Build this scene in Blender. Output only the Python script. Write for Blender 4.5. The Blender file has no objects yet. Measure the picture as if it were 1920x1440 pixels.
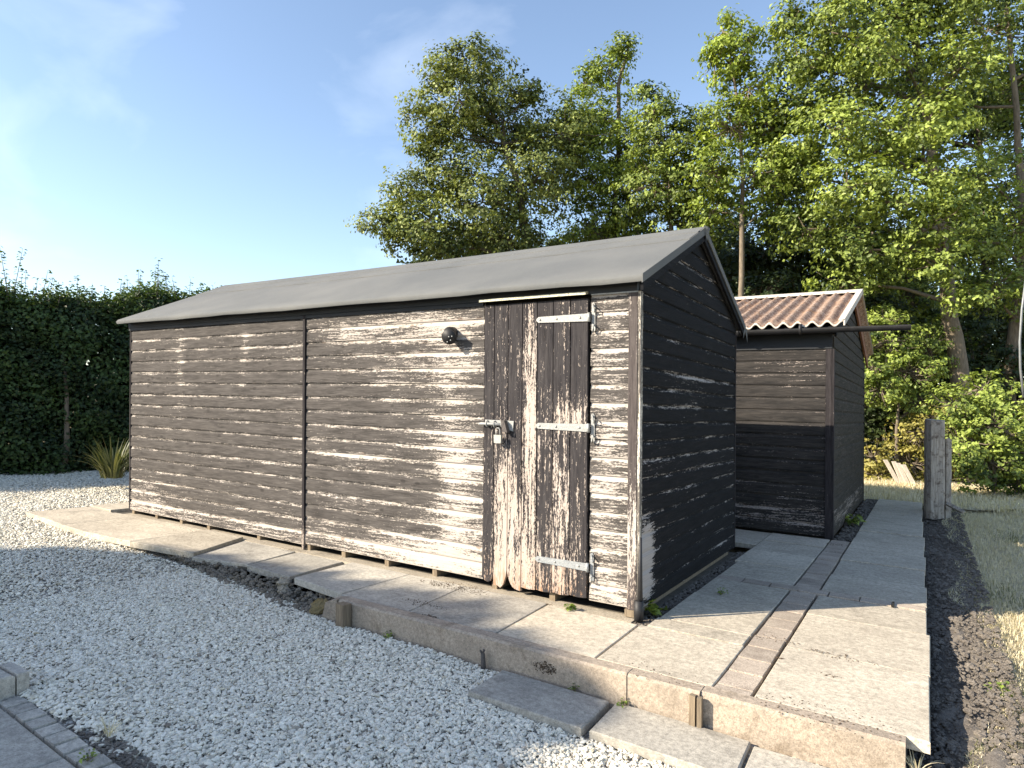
import bpy, math, random
import numpy as np
from mathutils import Vector, Matrix
random.seed(7); RNG = np.random.default_rng(7)
scene = bpy.context.scene
COL = scene.collection
R = math.radians

# ------------------------------------------------------------------ camera
F_PX, CY, ROLL, YAW = 1233.1, 750.0, 0.0062, 0.5648
CAM = Vector((1.5724, -3.9988, 1.3883))
SA, SB = -0.0135, -0.0221                     # fall of the whole plot (m per m)
FW = Vector((-math.sin(YAW), math.cos(YAW), 0))
_r = Vector((math.cos(YAW), math.sin(YAW), 0)); _u = Vector((0, 0, 1))
RT = math.cos(ROLL)*_r + math.sin(ROLL)*_u
UP = -math.sin(ROLL)*_r + math.cos(ROLL)*_u
cd = bpy.data.cameras.new('camera'); cam = bpy.data.objects.new('camera', cd); COL.objects.link(cam)
cd.sensor_width = 36; cd.lens = F_PX/1920*36; cd.shift_y = (CY-720)/1920
cd.clip_start = .05; cd.clip_end = 2000
M = Matrix((( RT.x, UP.x, -FW.x, CAM.x), (RT.y, UP.y, -FW.y, CAM.y), (RT.z, UP.z, -FW.z, CAM.z), (0, 0, 0, 1)))
cam.matrix_world = M
scene.camera = cam

# ------------------------------------------------------------------ light
SUN = Vector((-.95, -1.0, .78)).normalized()
w = bpy.data.worlds.new('World'); scene.world = w; w.use_nodes = True
wn, wl = w.node_tree.nodes, w.node_tree.links
for n in list(wn): wn.remove(n)
sky = wn.new('ShaderNodeTexSky'); sky.sky_type = 'NISHITA'; sky.sun_disc = False
sky.sun_elevation = math.asin(SUN.z); sky.sun_rotation = math.atan2(SUN.x, SUN.y) % (2*math.pi)
sky.altitude = 50; sky.air_density = 1.0; sky.dust_density = .55; sky.ozone_density = 1.2
tc = wn.new('ShaderNodeTexCoord'); mp = wn.new('ShaderNodeMapping'); mp.inputs['Scale'].default_value = (1.6, 3.4, 5.5)
mp.inputs['Rotation'].default_value = (0.2, .3, .9)
cn = wn.new('ShaderNodeTexNoise'); cn.inputs['Scale'].default_value = 1.5; cn.inputs['Detail'].default_value = 7; cn.inputs['Distortion'].default_value = .5
cr = wn.new('ShaderNodeMapRange'); cr.inputs['From Min'].default_value = .56; cr.inputs['From Max'].default_value = .85; cr.inputs['To Max'].default_value = .17
cm = wn.new('ShaderNodeMixRGB'); cm.inputs['Color2'].default_value = (7.5, 7.9, 8.4, 1)
bg = wn.new('ShaderNodeBackground'); bg.inputs['Strength'].default_value = .118
wo = wn.new('ShaderNodeOutputWorld')
wl.new(tc.outputs['Generated'], mp.inputs['Vector']); wl.new(mp.outputs['Vector'], cn.inputs['Vector'])
wl.new(cn.outputs['Fac'], cr.inputs['Value']); wl.new(cr.outputs['Result'], cm.inputs['Fac'])
hs = wn.new('ShaderNodeHueSaturation'); hs.inputs['Saturation'].default_value = .95; wl.new(sky.outputs['Color'], hs.inputs['Color']); wl.new(hs.outputs['Color'], cm.inputs['Color1']); wl.new(cm.outputs['Color'], bg.inputs['Color'])
wl.new(bg.outputs['Background'], wo.inputs['Surface'])
sl = bpy.data.lights.new('sun', 'SUN'); sl.energy = 4.8; sl.angle = R(.53); sl.color = (1, .885, .71)
so = bpy.data.objects.new('sun', sl); COL.objects.link(so); so.location = (-20, -20, 20)
so.rotation_euler = SUN.to_track_quat('Z', 'Y').to_euler()
scene.view_settings.view_transform = 'Standard'; scene.view_settings.look = 'None'
scene.view_settings.gamma = 1; scene.view_settings.use_curve_mapping = False
scene.view_settings.exposure = 1.24

# ------------------------------------------------------------------ helpers
def S(p):                                     # plot frame -> world: the ground falls to the back and to the right
    return (p[0], p[1], p[2] + SA*p[0] + SB*p[1])
def at(px, py, D):                            # point at depth D on a sight line of the photograph
    return CAM + D*(FW + RT*((px-960)/F_PX) - UP*((py-CY)/F_PX))
def tag(o, label=None, cat=None, group=None, kind=None):
    if label: o['label'] = label
    if cat: o['category'] = cat
    if group: o['group'] = group
    if kind: o['kind'] = kind
    return o
def empty(name, loc, label=None, cat=None, group=None):
    o = bpy.data.objects.new(name, None); COL.objects.link(o); o.location = loc; o.empty_display_size = .2
    return tag(o, label, cat, group)
def link(name, me, mat, parent=None, label=None, cat=None, group=None, kind=None):
    o = bpy.data.objects.new(name, me); COL.objects.link(o)
    if mat is not None:
        me.materials.clear(); me.materials.append(mat)
    if parent is not None:
        o.parent = parent
        wm = world_of(parent)
        o.matrix_parent_inverse = wm.inverted()
    return tag(o, label, cat, group, kind)
def world_of(o):
    m = Matrix.Translation(o.location) if o.rotation_euler[:] == (0, 0, 0) else Matrix.LocRotScale(o.location, o.rotation_euler, o.scale)
    if o.parent: m = world_of(o.parent) @ o.matrix_parent_inverse @ m
    return m
class MB:
    def __init__(s, shear=True): s.v = []; s.f = []; s.uv = []; s.shear = shear; s.sm = []
    def add(s, vs, fs, uvs=None, smooth=False):
        b = len(s.v)
        s.v += [S(p) if s.shear else tuple(p) for p in vs]
        for k, f in enumerate(fs):
            s.f.append([b+i for i in f]); s.sm.append(smooth)
            s.uv += ([uvs[i] for i in f] if uvs else [(0, 0)]*len(f))
        return s
    def box(s, x0, x1, y0, y1, z0, z1):
        vs = [(x, y, z) for z in (z0, z1) for y in (y0, y1) for x in (x0, x1)]
        return s.add(vs, [(0, 2, 3, 1), (4, 5, 7, 6), (0, 1, 5, 4), (2, 6, 7, 3), (0, 4, 6, 2), (1, 3, 7, 5)])
    def prism(s, poly, axis, a, b, uv=None, smooth=False, segs=None):
        """poly: list of 2D points, extruded along axis between a and b. axis 'x': (y,z); 'y': (x,z); 'z': (x,y)"""
        n = len(poly); st = segs or [a, b]; vs = []
        for t in st:
            for p in poly:
                vs.append({'x': (t, p[0], p[1]), 'y': (p[0], t, p[1]), 'z': (p[0], p[1], t)}[axis])
        fs = []
        for k in range(len(st)-1):
            for i in range(n):
                j = (i+1) % n
                fs.append((k*n+i, k*n+j, (k+1)*n+j, (k+1)*n+i))
        fs.append(tuple(range(n))[::-1]); fs.append(tuple((len(st)-1)*n+i for i in range(n)))
        uvs = None
        if uv: uvs = [uv(v) for v in vs]
        return s.add(vs, fs, uvs, smooth)
    def tube(s, pts, rad, n=8, cap=True, smooth=True):
        pts = [Vector(p) for p in pts]
        if not hasattr(rad, '__len__'): rad = [rad]*len(pts)
        vs = []; fs = []
        for i, p in enumerate(pts):
            d = (pts[min(i+1, len(pts)-1)]-pts[max(i-1, 0)])
            if d.length < 1e-9: d = Vector((0, 0, 1))
            d.normalize()
            a = d.cross(Vector((0, 0, 1)) if abs(d.z) < .9 else Vector((1, 0, 0))).normalized(); b = d.cross(a)
            for k in range(n):
                t = 2*math.pi*k/n; vs.append(tuple(p+rad[i]*(a*math.cos(t)+b*math.sin(t))))
        for i in range(len(pts)-1):
            for k in range(n):
                fs.append((i*n+k, i*n+(k+1) % n, (i+1)*n+(k+1) % n, (i+1)*n+k))
        if cap: fs.append(tuple(range(n))[::-1]); fs.append(tuple((len(pts)-1)*n+k for k in range(n)))
        return s.add(vs, fs, None, smooth)
    def mesh(s, name='m'):
        me = bpy.data.meshes.new(name); me.from_pydata(s.v, [], s.f)
        if any(u != (0, 0) for u in s.uv):
            ul = me.uv_layers.new(name='UVMap'); ul.data.foreach_set('uv', np.array(s.uv, dtype=np.float32).ravel())
        me.polygons.foreach_set('use_smooth', s.sm)
        import bmesh
        bm = bmesh.new(); bm.from_mesh(me); bmesh.ops.recalc_face_normals(bm, faces=bm.faces); bm.to_mesh(me); bm.free()
        me.update(); return me
    def build(s, name, mat, parent=None, **k): return link(name, s.mesh(name), mat, parent, **k)
def npmesh(name, V, Fc, attrs=None):
    """V (n,3), Fc (m,k) equal-size faces"""
    me = bpy.data.meshes.new(name); V = np.asarray(V, np.float32); Fc = np.asarray(Fc, np.int32); k = Fc.shape[1]
    me.vertices.add(len(V)); me.vertices.foreach_set('co', V.ravel())
    me.loops.add(Fc.size); me.loops.foreach_set('vertex_index', Fc.ravel())
    me.polygons.add(len(Fc)); me.polygons.foreach_set('loop_start', np.arange(0, Fc.size, k, dtype=np.int32))
    for nm, dat in (attrs or {}).items():
        a = me.attributes.new(nm, 'FLOAT', 'POINT'); a.data.foreach_set('value', np.asarray(dat, np.float32))
    me.update(calc_edges=True); return me

# ------------------------------------------------------------------ materials
class NT:
    def __init__(s, name):
        s.m = bpy.data.materials.new(name); s.m.use_nodes = True; s.t = s.m.node_tree
        for n in list(s.t.nodes): s.t.nodes.remove(n)
        s.out = s.n('ShaderNodeOutputMaterial')
    def n(s, typ, **k):
        nd = s.t.nodes.new(typ)
        for a, b in k.items(): setattr(nd, a, b)
        return nd
    def put(s, sock, v):
        if isinstance(v, bpy.types.NodeSocket): s.t.links.new(v, sock)
        elif v is not None: sock.default_value = v
    def math(s, op, a, b=None, c=None, clamp=False):
        nd = s.n('ShaderNodeMath', operation=op, use_clamp=clamp); s.put(nd.inputs[0], a)
        if b is not None: s.put(nd.inputs[1], b)
        if c is not None: s.put(nd.inputs[2], c)
        return nd.outputs[0]
    def pos(s): return s.n('ShaderNodeNewGeometry').outputs['Position']
    def sep(s, v):
        nd = s.n('ShaderNodeSeparateXYZ'); s.put(nd.inputs[0], v); return nd.outputs
    def scale(s, v, sc, off=None):
        nd = s.n('ShaderNodeMapping'); s.put(nd.inputs['Vector'], v); nd.inputs['Scale'].default_value = sc
        if off is not None: s.put(nd.inputs['Location'], off)
        return nd.outputs[0]
    def noise(s, v, sc=1, det=4, rough=.6, dist=0):
        nd = s.n('ShaderNodeTexNoise'); s.put(nd.inputs['Vector'], v); nd.inputs['Scale'].default_value = sc
        nd.inputs['Detail'].default_value = det; nd.inputs['Roughness'].default_value = rough; nd.inputs['Distortion'].default_value = dist
        return nd.outputs['Fac']
    def vor(s, v, sc=1, feat='F1', out='Distance'):
        nd = s.n('ShaderNodeTexVoronoi', feature=feat); s.put(nd.inputs['Vector'], v); nd.inputs['Scale'].default_value = sc
        return nd.outputs[out]
    def rng(s, v, a, b, c=0, d=1, smooth=False):
        nd = s.n('ShaderNodeMapRange'); s.put(nd.inputs['Value'], v)
        if smooth: nd.interpolation_type = 'SMOOTHSTEP'
        for k, x in zip(('From Min', 'From Max', 'To Min', 'To Max'), (a, b, c, d)): s.put(nd.inputs[k], x)
        return nd.outputs['Result']
    def mix(s, f, a, b, mode='MIX'):
        nd = s.n('ShaderNodeMixRGB', blend_type=mode); s.put(nd.inputs['Fac'], f)
        for i, x in ((1, a), (2, b)):
            if isinstance(x, (int, float)): x = (x, x, x)
            if isinstance(x, tuple) and len(x) == 3: x = x+(1,)
            s.put(nd.inputs[i], x)
        return nd.outputs[0]
    def bump(s, h, st=.3, d=.01, nrm=None):
        nd = s.n('ShaderNodeBump'); s.put(nd.inputs['Height'], h); nd.inputs['Strength'].default_value = st; nd.inputs['Distance'].default_value = d
        if nrm is not None: s.put(nd.inputs['Normal'], nrm)
        return nd.outputs[0]
    def rand(s): return s.n('ShaderNodeObjectInfo').outputs['Random']
    def done(s, col, rough=.8, nrm=None, metal=0, spec=.3):
        b = s.n('ShaderNodeBsdfPrincipled')
        if isinstance(col, tuple): col = (col+(1,))[:4]
        s.put(b.inputs['Base Color'], col); s.put(b.inputs['Roughness'], rough); s.put(b.inputs['Metallic'], metal)
        b.inputs['Specular IOR Level'].default_value = spec
        if nrm is not None: s.put(b.inputs['Normal'], nrm)
        s.t.links.new(b.outputs[0], s.out.inputs['Surface']); return s.m

def peel(name, paint, paint2, bare, blobs=(), bias=0., vertical=False, edge=.12, ztop=None, rust=0., side=False, sharp=.05, knots=True):
    """old paint flaking off pale softwood; blobs = (x, z, sx, sz, weight) worn areas on the wall"""
    t = NT(name); P = t.pos(); x, y, z = t.sep(P)
    if side:                                     # wall running along y
        x = y
    rv = t.rand()
    off = t.n('ShaderNodeCombineXYZ'); t.put(off.inputs[0], t.math('MULTIPLY', rv, 37.)); t.put(off.inputs[2], t.math('MULTIPLY', rv, 11.))
    G = off.outputs[0]
    lo, hi = 2.2, 46.
    def sc(k1, k2): return (k1, k1, k2) if not vertical else (k2, k2, k1)
    streak = t.noise(t.scale(P, sc(2.4, 50), G), 1, 6, .65)
    fine = t.noise(t.scale(P, sc(11, 95), G), 1, 6, .7, .4)
    flake = t.noise(t.scale(P, sc(48, 130), G), 1, 5, .75)
    big = t.noise(t.scale(P, (1.3, 1.3, 1.6), G), 1, 3, .5)
    v = t.math('ADD', t.math('MULTIPLY', streak, .30), t.math('MULTIPLY', fine, .28))
    v = t.math('ADD', v, t.math('MULTIPLY', flake, .32)); v = t.math('ADD', v, t.math('MULTIPLY', big, .10))
    v = t.math('MULTIPLY_ADD', t.math('SUBTRACT', v, .5), 1.75, .5)
    for (bx, bz, sx, sz, wt) in blobs:
        if not vertical: jx = t.math('ADD', x, t.math('MULTIPLY', t.math('SUBTRACT', t.noise(t.scale(P, (1, 1, 14)), 1, 4), .5), sx*2.4))
        else: jx = x
        dx = t.math('DIVIDE', t.math('SUBTRACT', jx, bx), sx); dz = t.math('DIVIDE', t.math('SUBTRACT', z, bz), sz)
        e = t.math('EXPONENT', t.math('MULTIPLY', t.math('ADD', t.math('MULTIPLY', dx, dx), t.math('MULTIPLY', dz, dz)), -1.))
        v = t.math('ADD', v, t.math('MULTIPLY', e, wt))
    v = t.math('ADD', v, t.math('MULTIPLY', t.math('SUBTRACT', rv, .5), .05))
    if edge:
        uv = t.n('ShaderNodeUVMap').outputs[0]; vv = t.sep(uv)[1]
        e = t.math('ADD', t.rng(vv, .0, .10, 1, 0), t.rng(vv, .66, .84, 0, .9))  # lower edge is wear; pale cove band also paints in the light it catches
        e = t.math('MULTIPLY', e, t.rng(t.noise(t.scale(P, sc(3.5, 9), G), 1, 5), .36, .6, .35, 1.))
        v = t.math('ADD', v, t.math('MULTIPLY', e, edge))
    v = t.math('ADD', v, bias)
    bm = t.rng(v, .56, .56+sharp, 0, 1)
    grain = t.noise(t.scale(P, sc(4, 260), G), 1, 5, .7)
    gcol = t.mix(t.rng(grain, .3, .7), tuple(c*.66 for c in bare), bare)
    gcol = t.mix(t.rng(big, .45, .65, 0, .45), gcol, (bare[0]*.86, bare[1]*.88, bare[2]*.92))
    if rust:
        rm = t.math('MULTIPLY', t.rng(z, .05, .32, 1, 0), t.rng(fine, .45, .6)); gcol = t.mix(t.math('MULTIPLY', rm, rust), gcol, (.30, .13, .04))
    pc = t.mix(t.rng(t.noise(t.scale(P, sc(3, 30), G), 1, 5, .7), .35, .68), paint, paint2)
    pc = t.mix(t.rng(grain, .5, .8, 0, .6), pc, tuple(min(1, c*1.9) for c in paint2))
    if knots:
        k = t.vor(t.scale(P, (5.2, 5.2, 9.6) if not vertical else (8.4, 8.4, 3.), G), 1)
        km = t.rng(k, .12, .17, 1, 0); pc = t.mix(t.math('MULTIPLY', km, .5), pc, (.02, .018, .018)); gcol = t.mix(t.math('MULTIPLY', km, .55), gcol, (.16, .10, .07))
    fl = t.noise(t.scale(P, sc(7, 190), G), 1, 6, .8); pc = t.mix(t.rng(fl, .5, .66, 0, .7), pc, tuple(c*.45 for c in paint)); pc = t.mix(t.rng(fl, .46, .34, 0, .45), pc, tuple(c*1.7 for c in paint2))
    col = t.mix(bm, pc, gcol)
    h = t.math('ADD', t.math('MULTIPLY', grain, .6), t.math('MULTIPLY', bm, -.35))
    return t.done(col, t.rng(bm, 0, 1, .85, .95), t.bump(h, .6, .004), spec=.12)

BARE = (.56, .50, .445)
front_blobs = [(-1.50, 1.0, .20, .95, .125), (-1.65, 1.75, .55, .30, .075), (-4.6, 1.1, 1.3, .9, -.045), (-.2, .9, .2, 1.8, .13), (-2.2, 1.95, .9, .18, .10), (-1.30, .7, .28, .6, .08),
               (-5.1, 1.75, .09, .4, .12), (-4.0, 1.9, .06, .3, .09), (-3., .13, 3.6, .13, .11), (-1.6, .2, .9, .25, .10), (-1.9, 1.35, .3, .3, .05), (-2.5, .9, .5, .04, .08), (-4.2, .78, .8, .04, .07), (-5.8, .25, .6, .22, .1)]
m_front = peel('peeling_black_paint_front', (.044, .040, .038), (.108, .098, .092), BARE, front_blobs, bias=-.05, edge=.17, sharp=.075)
m_door = peel('peeling_black_paint_door', (.024, .022, .025), (.058, .053, .054), (.54, .46, .40),
              [(-.98, .55, .14, .6, .17), (-.78, 1.3, .05, .8, .15), (-.68, 1.5, .04, .5, .06), (-.55, .6, .34, .42, .10), (-.46, 1.28, .14, .13, .14), (-.8, .12, .6, .22, .12)],
              bias=-.055, vertical=True, edge=0, rust=.8, sharp=.03)
m_post = peel('peeling_corner_paint', (.06, .05, .05), (.11, .095, .09), BARE, [(-.03, .45, .4, .5, .14)], bias=-.03, vertical=True, edge=0, rust=.4, knots=False)
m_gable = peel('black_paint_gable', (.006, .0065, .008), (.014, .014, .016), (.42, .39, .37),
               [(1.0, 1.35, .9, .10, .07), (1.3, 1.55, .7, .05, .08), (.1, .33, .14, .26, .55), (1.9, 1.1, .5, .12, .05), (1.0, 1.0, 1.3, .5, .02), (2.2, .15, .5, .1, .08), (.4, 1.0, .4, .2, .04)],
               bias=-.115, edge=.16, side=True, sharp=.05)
m_small = peel('brown_black_stain', (.016, .016, .017), (.052, .047, .044), (.36, .31, .28), [(.3, .1, 1.2, .16, .14), (.4, 1.75, .3, .1, .05)], bias=-.085, edge=.08)
m_smallside = peel('grey_brown_stain', (.022, .020, .018), (.060, .052, .044), (.34, .29, .25), [(5.0, .05, 2.5, .14, .14), (6, .7, 2, .3, .03)], bias=-.08, edge=.03, side=True, vertical=False)
m_trim = peel('black_trim', (.007, .008, .010), (.018, .018, .021), (.35, .32, .29), [], bias=-.12, edge=0, knots=False)
m_batten = peel('dark_batten', (.018, .016, .018), (.045, .04, .042), (.45, .38, .33), [(-3.15, .1, .5, .22, .16)], bias=-.10, vertical=True, edge=0, knots=False)

def concrete(name, a, b, stain=(.08, .07, .06), amt=.5, scl=1., joint=None, moss=0):
    t = NT(name); P = t.pos(); rv = t.rand()
    n1 = t.noise(P, 2.2*scl, 6, .65); n2 = t.noise(P, 38*scl, 5, .7); n3 = t.noise(P, 170, 3, .6)
    c = t.mix(t.rng(n1, .3, .7), a, b)
    c = t.mix(t.rng(n2, .38, .66, 0, .8), c, tuple(x*.58 for x in a))
    c = t.mix(t.rng(t.noise(t.scale(P, (3, 9, 3)), 1.6, 7, .75), .48, .68, 0, .55), c, tuple(x*.55 for x in a))
    c = t.mix(t.rng(t.vor(P, 62, 'F1'), .05, .16, .35, 0), c, stain)
    c = t.mix(t.rng(n3, .55, .72, 0, .35), c, tuple(min(1, x*1.35) for x in b))
    c = t.mix(t.rng(n3, .30, .44, .7, 0), c, tuple(x*.40 for x in a))
    sm = t.rng(t.noise(P, 3.1, 7, .75, .8), .56, .72, 0, amt); c = t.mix(sm, c, stain)
    c = t.mix(t.rng(t.vor(P, 9, 'F1'), .0, .045, .5, 0), c, stain)
    if moss: c = t.mix(t.rng(t.noise(P, 14, 6, .7), .5, .62, 0, moss), c, (.20, .13, .04))
    c = t.mix(1., c, t.mix(rv, .84, 1.08), 'MULTIPLY')
    h = t.math('ADD', t.math('MULTIPLY', n2, .6), t.math('MULTIPLY', n3, .3))
    return t.done(c, .9, t.bump(h, .55, .006), spec=.2)
m_slab = concrete('paving_concrete', (.49, .43, .345), (.67, .60, .485), amt=.45)
m_slab2 = concrete('paving_concrete_grey', (.44, .41, .36), (.60, .56, .48), amt=.40)
m_kerb = concrete('kerb_concrete', (.36, .30, .24), (.52, .43, .34), (.13, .095, .06), .8, 1.4)
m_bed = concrete('dark_joint_mortar', (.10, .09, .075), (.19, .165, .135), (.05, .04, .03), .6, 3.)
m_mortar = concrete('mortar', (.40, .35, .28), (.56, .49, .38), (.08, .065, .05), .6, 2.)
m_brick = concrete('clay_paver', (.40, .33, .27), (.58, .50, .41), (.12, .085, .065), .5, 3.)
m_soil = concrete('dry_soil', (.15, .13, .112), (.31, .275, .235), (.05, .042, .035), .5, 4.)
m_crumb = concrete('leaf_litter', (.09, .065, .045), (.19, .14, .10), (.05, .035, .025), .5, 6.)
m_stone = concrete('rubble_stone', (.17, .15, .125), (.34, .30, .25), (.07, .055, .04), .5, 4., moss=.25)
m_lichen = concrete('mossy_stone', (.22, .18, .10), (.36, .27, .13), (.10, .08, .03), .4, 6., moss=.7)

def felt():
    t = NT('roofing_felt'); P = t.pos(); n = t.noise(P, 420, 2, .6); n2 = t.noise(P, 1.1, 5, .6); n3 = t.noise(t.scale(P, (30, 3, 3)), 1, 4)
    c = t.mix(t.rng(n, .3, .7), (.085, .09, .093), (.16, .165, .166)); c = t.mix(t.rng(n2, .35, .7, 0, .6), c, (.19, .19, .182))
    c = t.mix(t.rng(n3, .5, .8, 0, .15), c, (.12, .12, .12))
    return t.done(c, .93, t.bump(t.math('ADD', n, t.math('MULTIPLY', t.noise(P, 9, 3), 2.)), .35, .006), spec=.2)
m_felt = felt()
def plain(name, c1, c2, sc=20, rough=.6, metal=0, stretch=(1, 1, 1), b=.2, spec=.4, rust=None):
    t = NT(name); P = t.pos(); V = t.scale(P, stretch); n = t.noise(V, sc, 5, .65)
    c = t.mix(t.rng(n, .3, .7), c1, c2)
    if rust: c = t.mix(t.rng(t.noise(P, sc*2.3, 5, .7), .52, .66), c, rust)
    return t.done(c, rough, t.bump(n, b, .003), metal, spec)
m_galv = plain('galvanised_painted_iron', (.26, .27, .27), (.43, .435, .425), 70, .6, .2, b=.5, rust=(.20, .17, .14))
m_iron_dark = plain('dark_rusty_iron', (.05, .045, .045), (.14, .12, .11), 60, .7, .2, b=.4)
m_blackplastic = plain('black_plastic', (.008, .008, .009), (.02, .02, .023), 12, .6, spec=.5, b=.05)
m_brass = plain('dull_padlock_steel', (.42, .42, .38), (.62, .61, .55), 90, .38, .5, b=.1)
m_whitestrip = plain('cream_timber', (.52, .49, .36), (.72, .70, .56), 30, .8, stretch=(3, 1, 30), rust=(.18, .16, .10))
m_white = plain('white_roof_trim', (.44, .40, .35), (.66, .62, .55), 40, .8, rust=(.36, .27, .21))
m_oldwood = plain('silvered_oak', (.22, .19, .16), (.50, .45, .39), 6, .9, stretch=(9, 9, .8), b=.9, rust=(.14, .11, .09))
m_stake = plain('old_stake_wood', (.13, .10, .07), (.28, .22, .15), 8, .9, stretch=(10, 10, 1), b=.8)
m_plank = plain('bleached_plank', (.40, .35, .29), (.62, .56, .47), 6, .9, stretch=(7, 7, .8), b=.6)
m_dark = plain('dark_void', (.010, .009, .008), (.02, .018, .016), 10, 1)
m_fas = plain('dark_blue_black_board', (.008, .010, .013), (.016, .019, .024), 8, .55, stretch=(1, 1, 8), spec=.4)
m_bark = plain('tree_bark', (.085, .068, .052), (.20, .165, .125), 9, .95, stretch=(3, 3, .7), b=1.)
m_bark2 = plain('pale_bark', (.11, .088, .062), (.24, .195, .145), 9, .95, stretch=(3, 3, .7), b=1.)
m_grey = plain('grey_metal_pole', (.16, .17, .175), (.25, .26, .265), 9, .5, .3)

def corrug():
    t = NT('mossy_corrugated_sheet'); P = t.pos()
    n = t.noise(P, 16, 6, .75); n2 = t.noise(P, 45, 5, .7); n3 = t.noise(P, 4, 4)
    c = t.mix(t.rng(n, .38, .62), (.24, .145, .10), (.48, .37, .30)); c = t.mix(t.rng(n2, .50, .64), c, (.085, .06, .05))
    c = t.mix(t.rng(n3, .55, .7, 0, .5), c, (.46, .24, .10)); c = t.mix(t.rng(t.noise(P, 24, 4), .62, .7), c, (.66, .56, .47))
    return t.done(c, .95, t.bump(n2, .9, .02), spec=.1)
m_corr = corrug()

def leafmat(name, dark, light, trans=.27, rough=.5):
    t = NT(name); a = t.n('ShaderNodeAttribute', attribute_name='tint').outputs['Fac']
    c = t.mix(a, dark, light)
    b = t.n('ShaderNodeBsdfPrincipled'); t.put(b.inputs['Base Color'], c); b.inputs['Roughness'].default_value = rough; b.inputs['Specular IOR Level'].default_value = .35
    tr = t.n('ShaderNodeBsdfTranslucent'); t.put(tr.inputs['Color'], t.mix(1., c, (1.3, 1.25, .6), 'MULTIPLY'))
    mx = t.n('ShaderNodeMixShader'); mx.inputs[0].default_value = trans
    t.t.links.new(b.outputs[0], mx.inputs[1]); t.t.links.new(tr.outputs[0], mx.inputs[2]); t.t.links.new(mx.outputs[0], t.out.inputs['Surface'])
    return t.m
m_leafA = leafmat('leaf_olive', (.034, .052, .014), (.31, .36, .100))
m_leafB = leafmat('leaf_bright', (.040, .070, .012), (.31, .39, .065))
m_leafC = leafmat('leaf_maple', (.030, .055, .012), (.33, .41, .090))
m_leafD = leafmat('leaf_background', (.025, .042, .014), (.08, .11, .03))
m_leafH = leafmat('leaf_hedge', (.022, .042, .016), (.095, .15, .040), .25)
m_leafY = leafmat('leaf_yellow', (.16, .16, .035), (.38, .34, .10))
m_blade = leafmat('blade_green', (.055, .085, .025), (.30, .27, .11))
m_straw = leafmat('dry_grass', (.52, .46, .32), (.84, .75, .54), .25)
m_weed = leafmat('weed_leaf', (.08, .15, .03), (.24, .32, .06))

# ------------------------------------------------------------------ ground
def gz(x):                                     # gravel height in the plot frame
    return -.185 + .125*min(1, max(0, (-x-.2)/4.8)) + .01*min(1, max(0, (-x-5)/4))
def site(x, y):                                # base soil height (plot frame)
    return -.235
t = NT('rough_ground'); P = t.pos(); n1 = t.noise(P, .8, 6); n2 = t.noise(P, 30, 5, .7)
c = t.mix(t.rng(n1, .35, .65), (.13, .10, .055), (.28, .22, .11)); c = t.mix(t.rng(n2, .4, .7, 0, .6), c, (.07, .06, .035))
m_ground = t.done(c, .95, t.bump(n2, .8, .03), spec=.1)
b = MB(); X = [-250, -60, -20, -12, -6, 0, 3, 8, 30, 90, 250]; Y = [-250, -60, -20, -5, 0, 5, 12, 20, 60, 250]
vs = []
for yy in Y:
    for xx in X:
        cx = max(-14, min(6, xx)); cy = max(-6, min(14, yy))
        vs.append((xx, yy, -.30 + SA*cx + SB*cy))
nx = len(X); fs = [(j*nx+i, j*nx+i+1, (j+1)*nx+i+1, (j+1)*nx+i) for j in range(len(Y)-1) for i in range(nx-1)]
bb = MB(False); bb.add(vs, fs); bb.build('ground', m_ground, kind='structure')

# gravel yard
t = NT('white_gravel_bed'); P = t.pos(); v1 = t.vor(t.scale(P, (1, 1, 1)), 46); v2 = t.vor(P, 46, out='Color'); n = t.noise(P, 1.2, 4)
c = t.mix(t.rng(v1, .15, .62), (.66, .62, .54), (.26, .245, .225)); c = t.mix(t.rng(n, .4, .7, 0, .2), c, (.55, .52, .45))
m_gbed = t.done(c, .9, t.bump(t.math('SUBTRACT', 1., v1), 1., .02), spec=.2)
t = NT('white_pebbles'); P = t.pos(); 
rnd = t.n('ShaderNodeAttribute', attribute_type='INSTANCER', attribute_name='prand').outputs['Fac']
c = t.mix(rnd, (.60, .56, .47), (.86, .81, .69)); c = t.mix(t.rng(rnd, .0, .05, 1, 0), c, (.20, .17, .14)); c = t.mix(t.rng(rnd, .96, 1, 0, .8), c, (.50, .42, .28))
c = t.mix(t.rng(t.noise(P, 150, 3), .55, .75, 0, .35), c, (.45, .43, .40))
m_peb = t.done(c, .75, t.bump(t.noise(P, 260, 3), .3, .002), spec=.3)
def gh(x, y): return .008*np.sin(x*3.1+y*2)+.006*np.sin(y*5.3-x)
def gravel_poly_inside(x, y):
    """the gravel yard: left and in front of the paving, bounded by hedge and patio"""
    ins = (x > -14) & (x < 1.5) & (y > -6) & (y < 7)
    ins &= ~((y > -.93) & (x > -1.9))                       # behind the kerb
    ins &= ~((y > -.78) & (x > -6.1))                       # under shed slabs
    ins &= ~((y > -.72+.0*x) & (x > -7.05) & (y < 1.35))    # end slabs
    ins &= ~((x > -.43) & (y > -1.262))         # lower step slabs
    ins &= ~((y > 1.3) & (x > -6.3))
    ins &= ~((y < -2.592) & (x > -2.13)) & ~((x > -2.33) & (x < -2.1) & (y < -2.54))   # patio and kerb block
    ins &= ~((y < -2.53+.03*np.sin(x*9)) & (x > -1.75) & (x < -1.1) & (np.sin(x*37)+np.sin(x*91+y*60) > -.3))
    return ins
GX = np.linspace(-14, 1.6, 79); GY = np.linspace(-6, 7, 66)
vv = []
for yy in GY:
    for xx in GX:
        z = gz(xx) + gh(xx, yy) - .006
        vv.append(S((xx, yy, z)))
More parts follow.
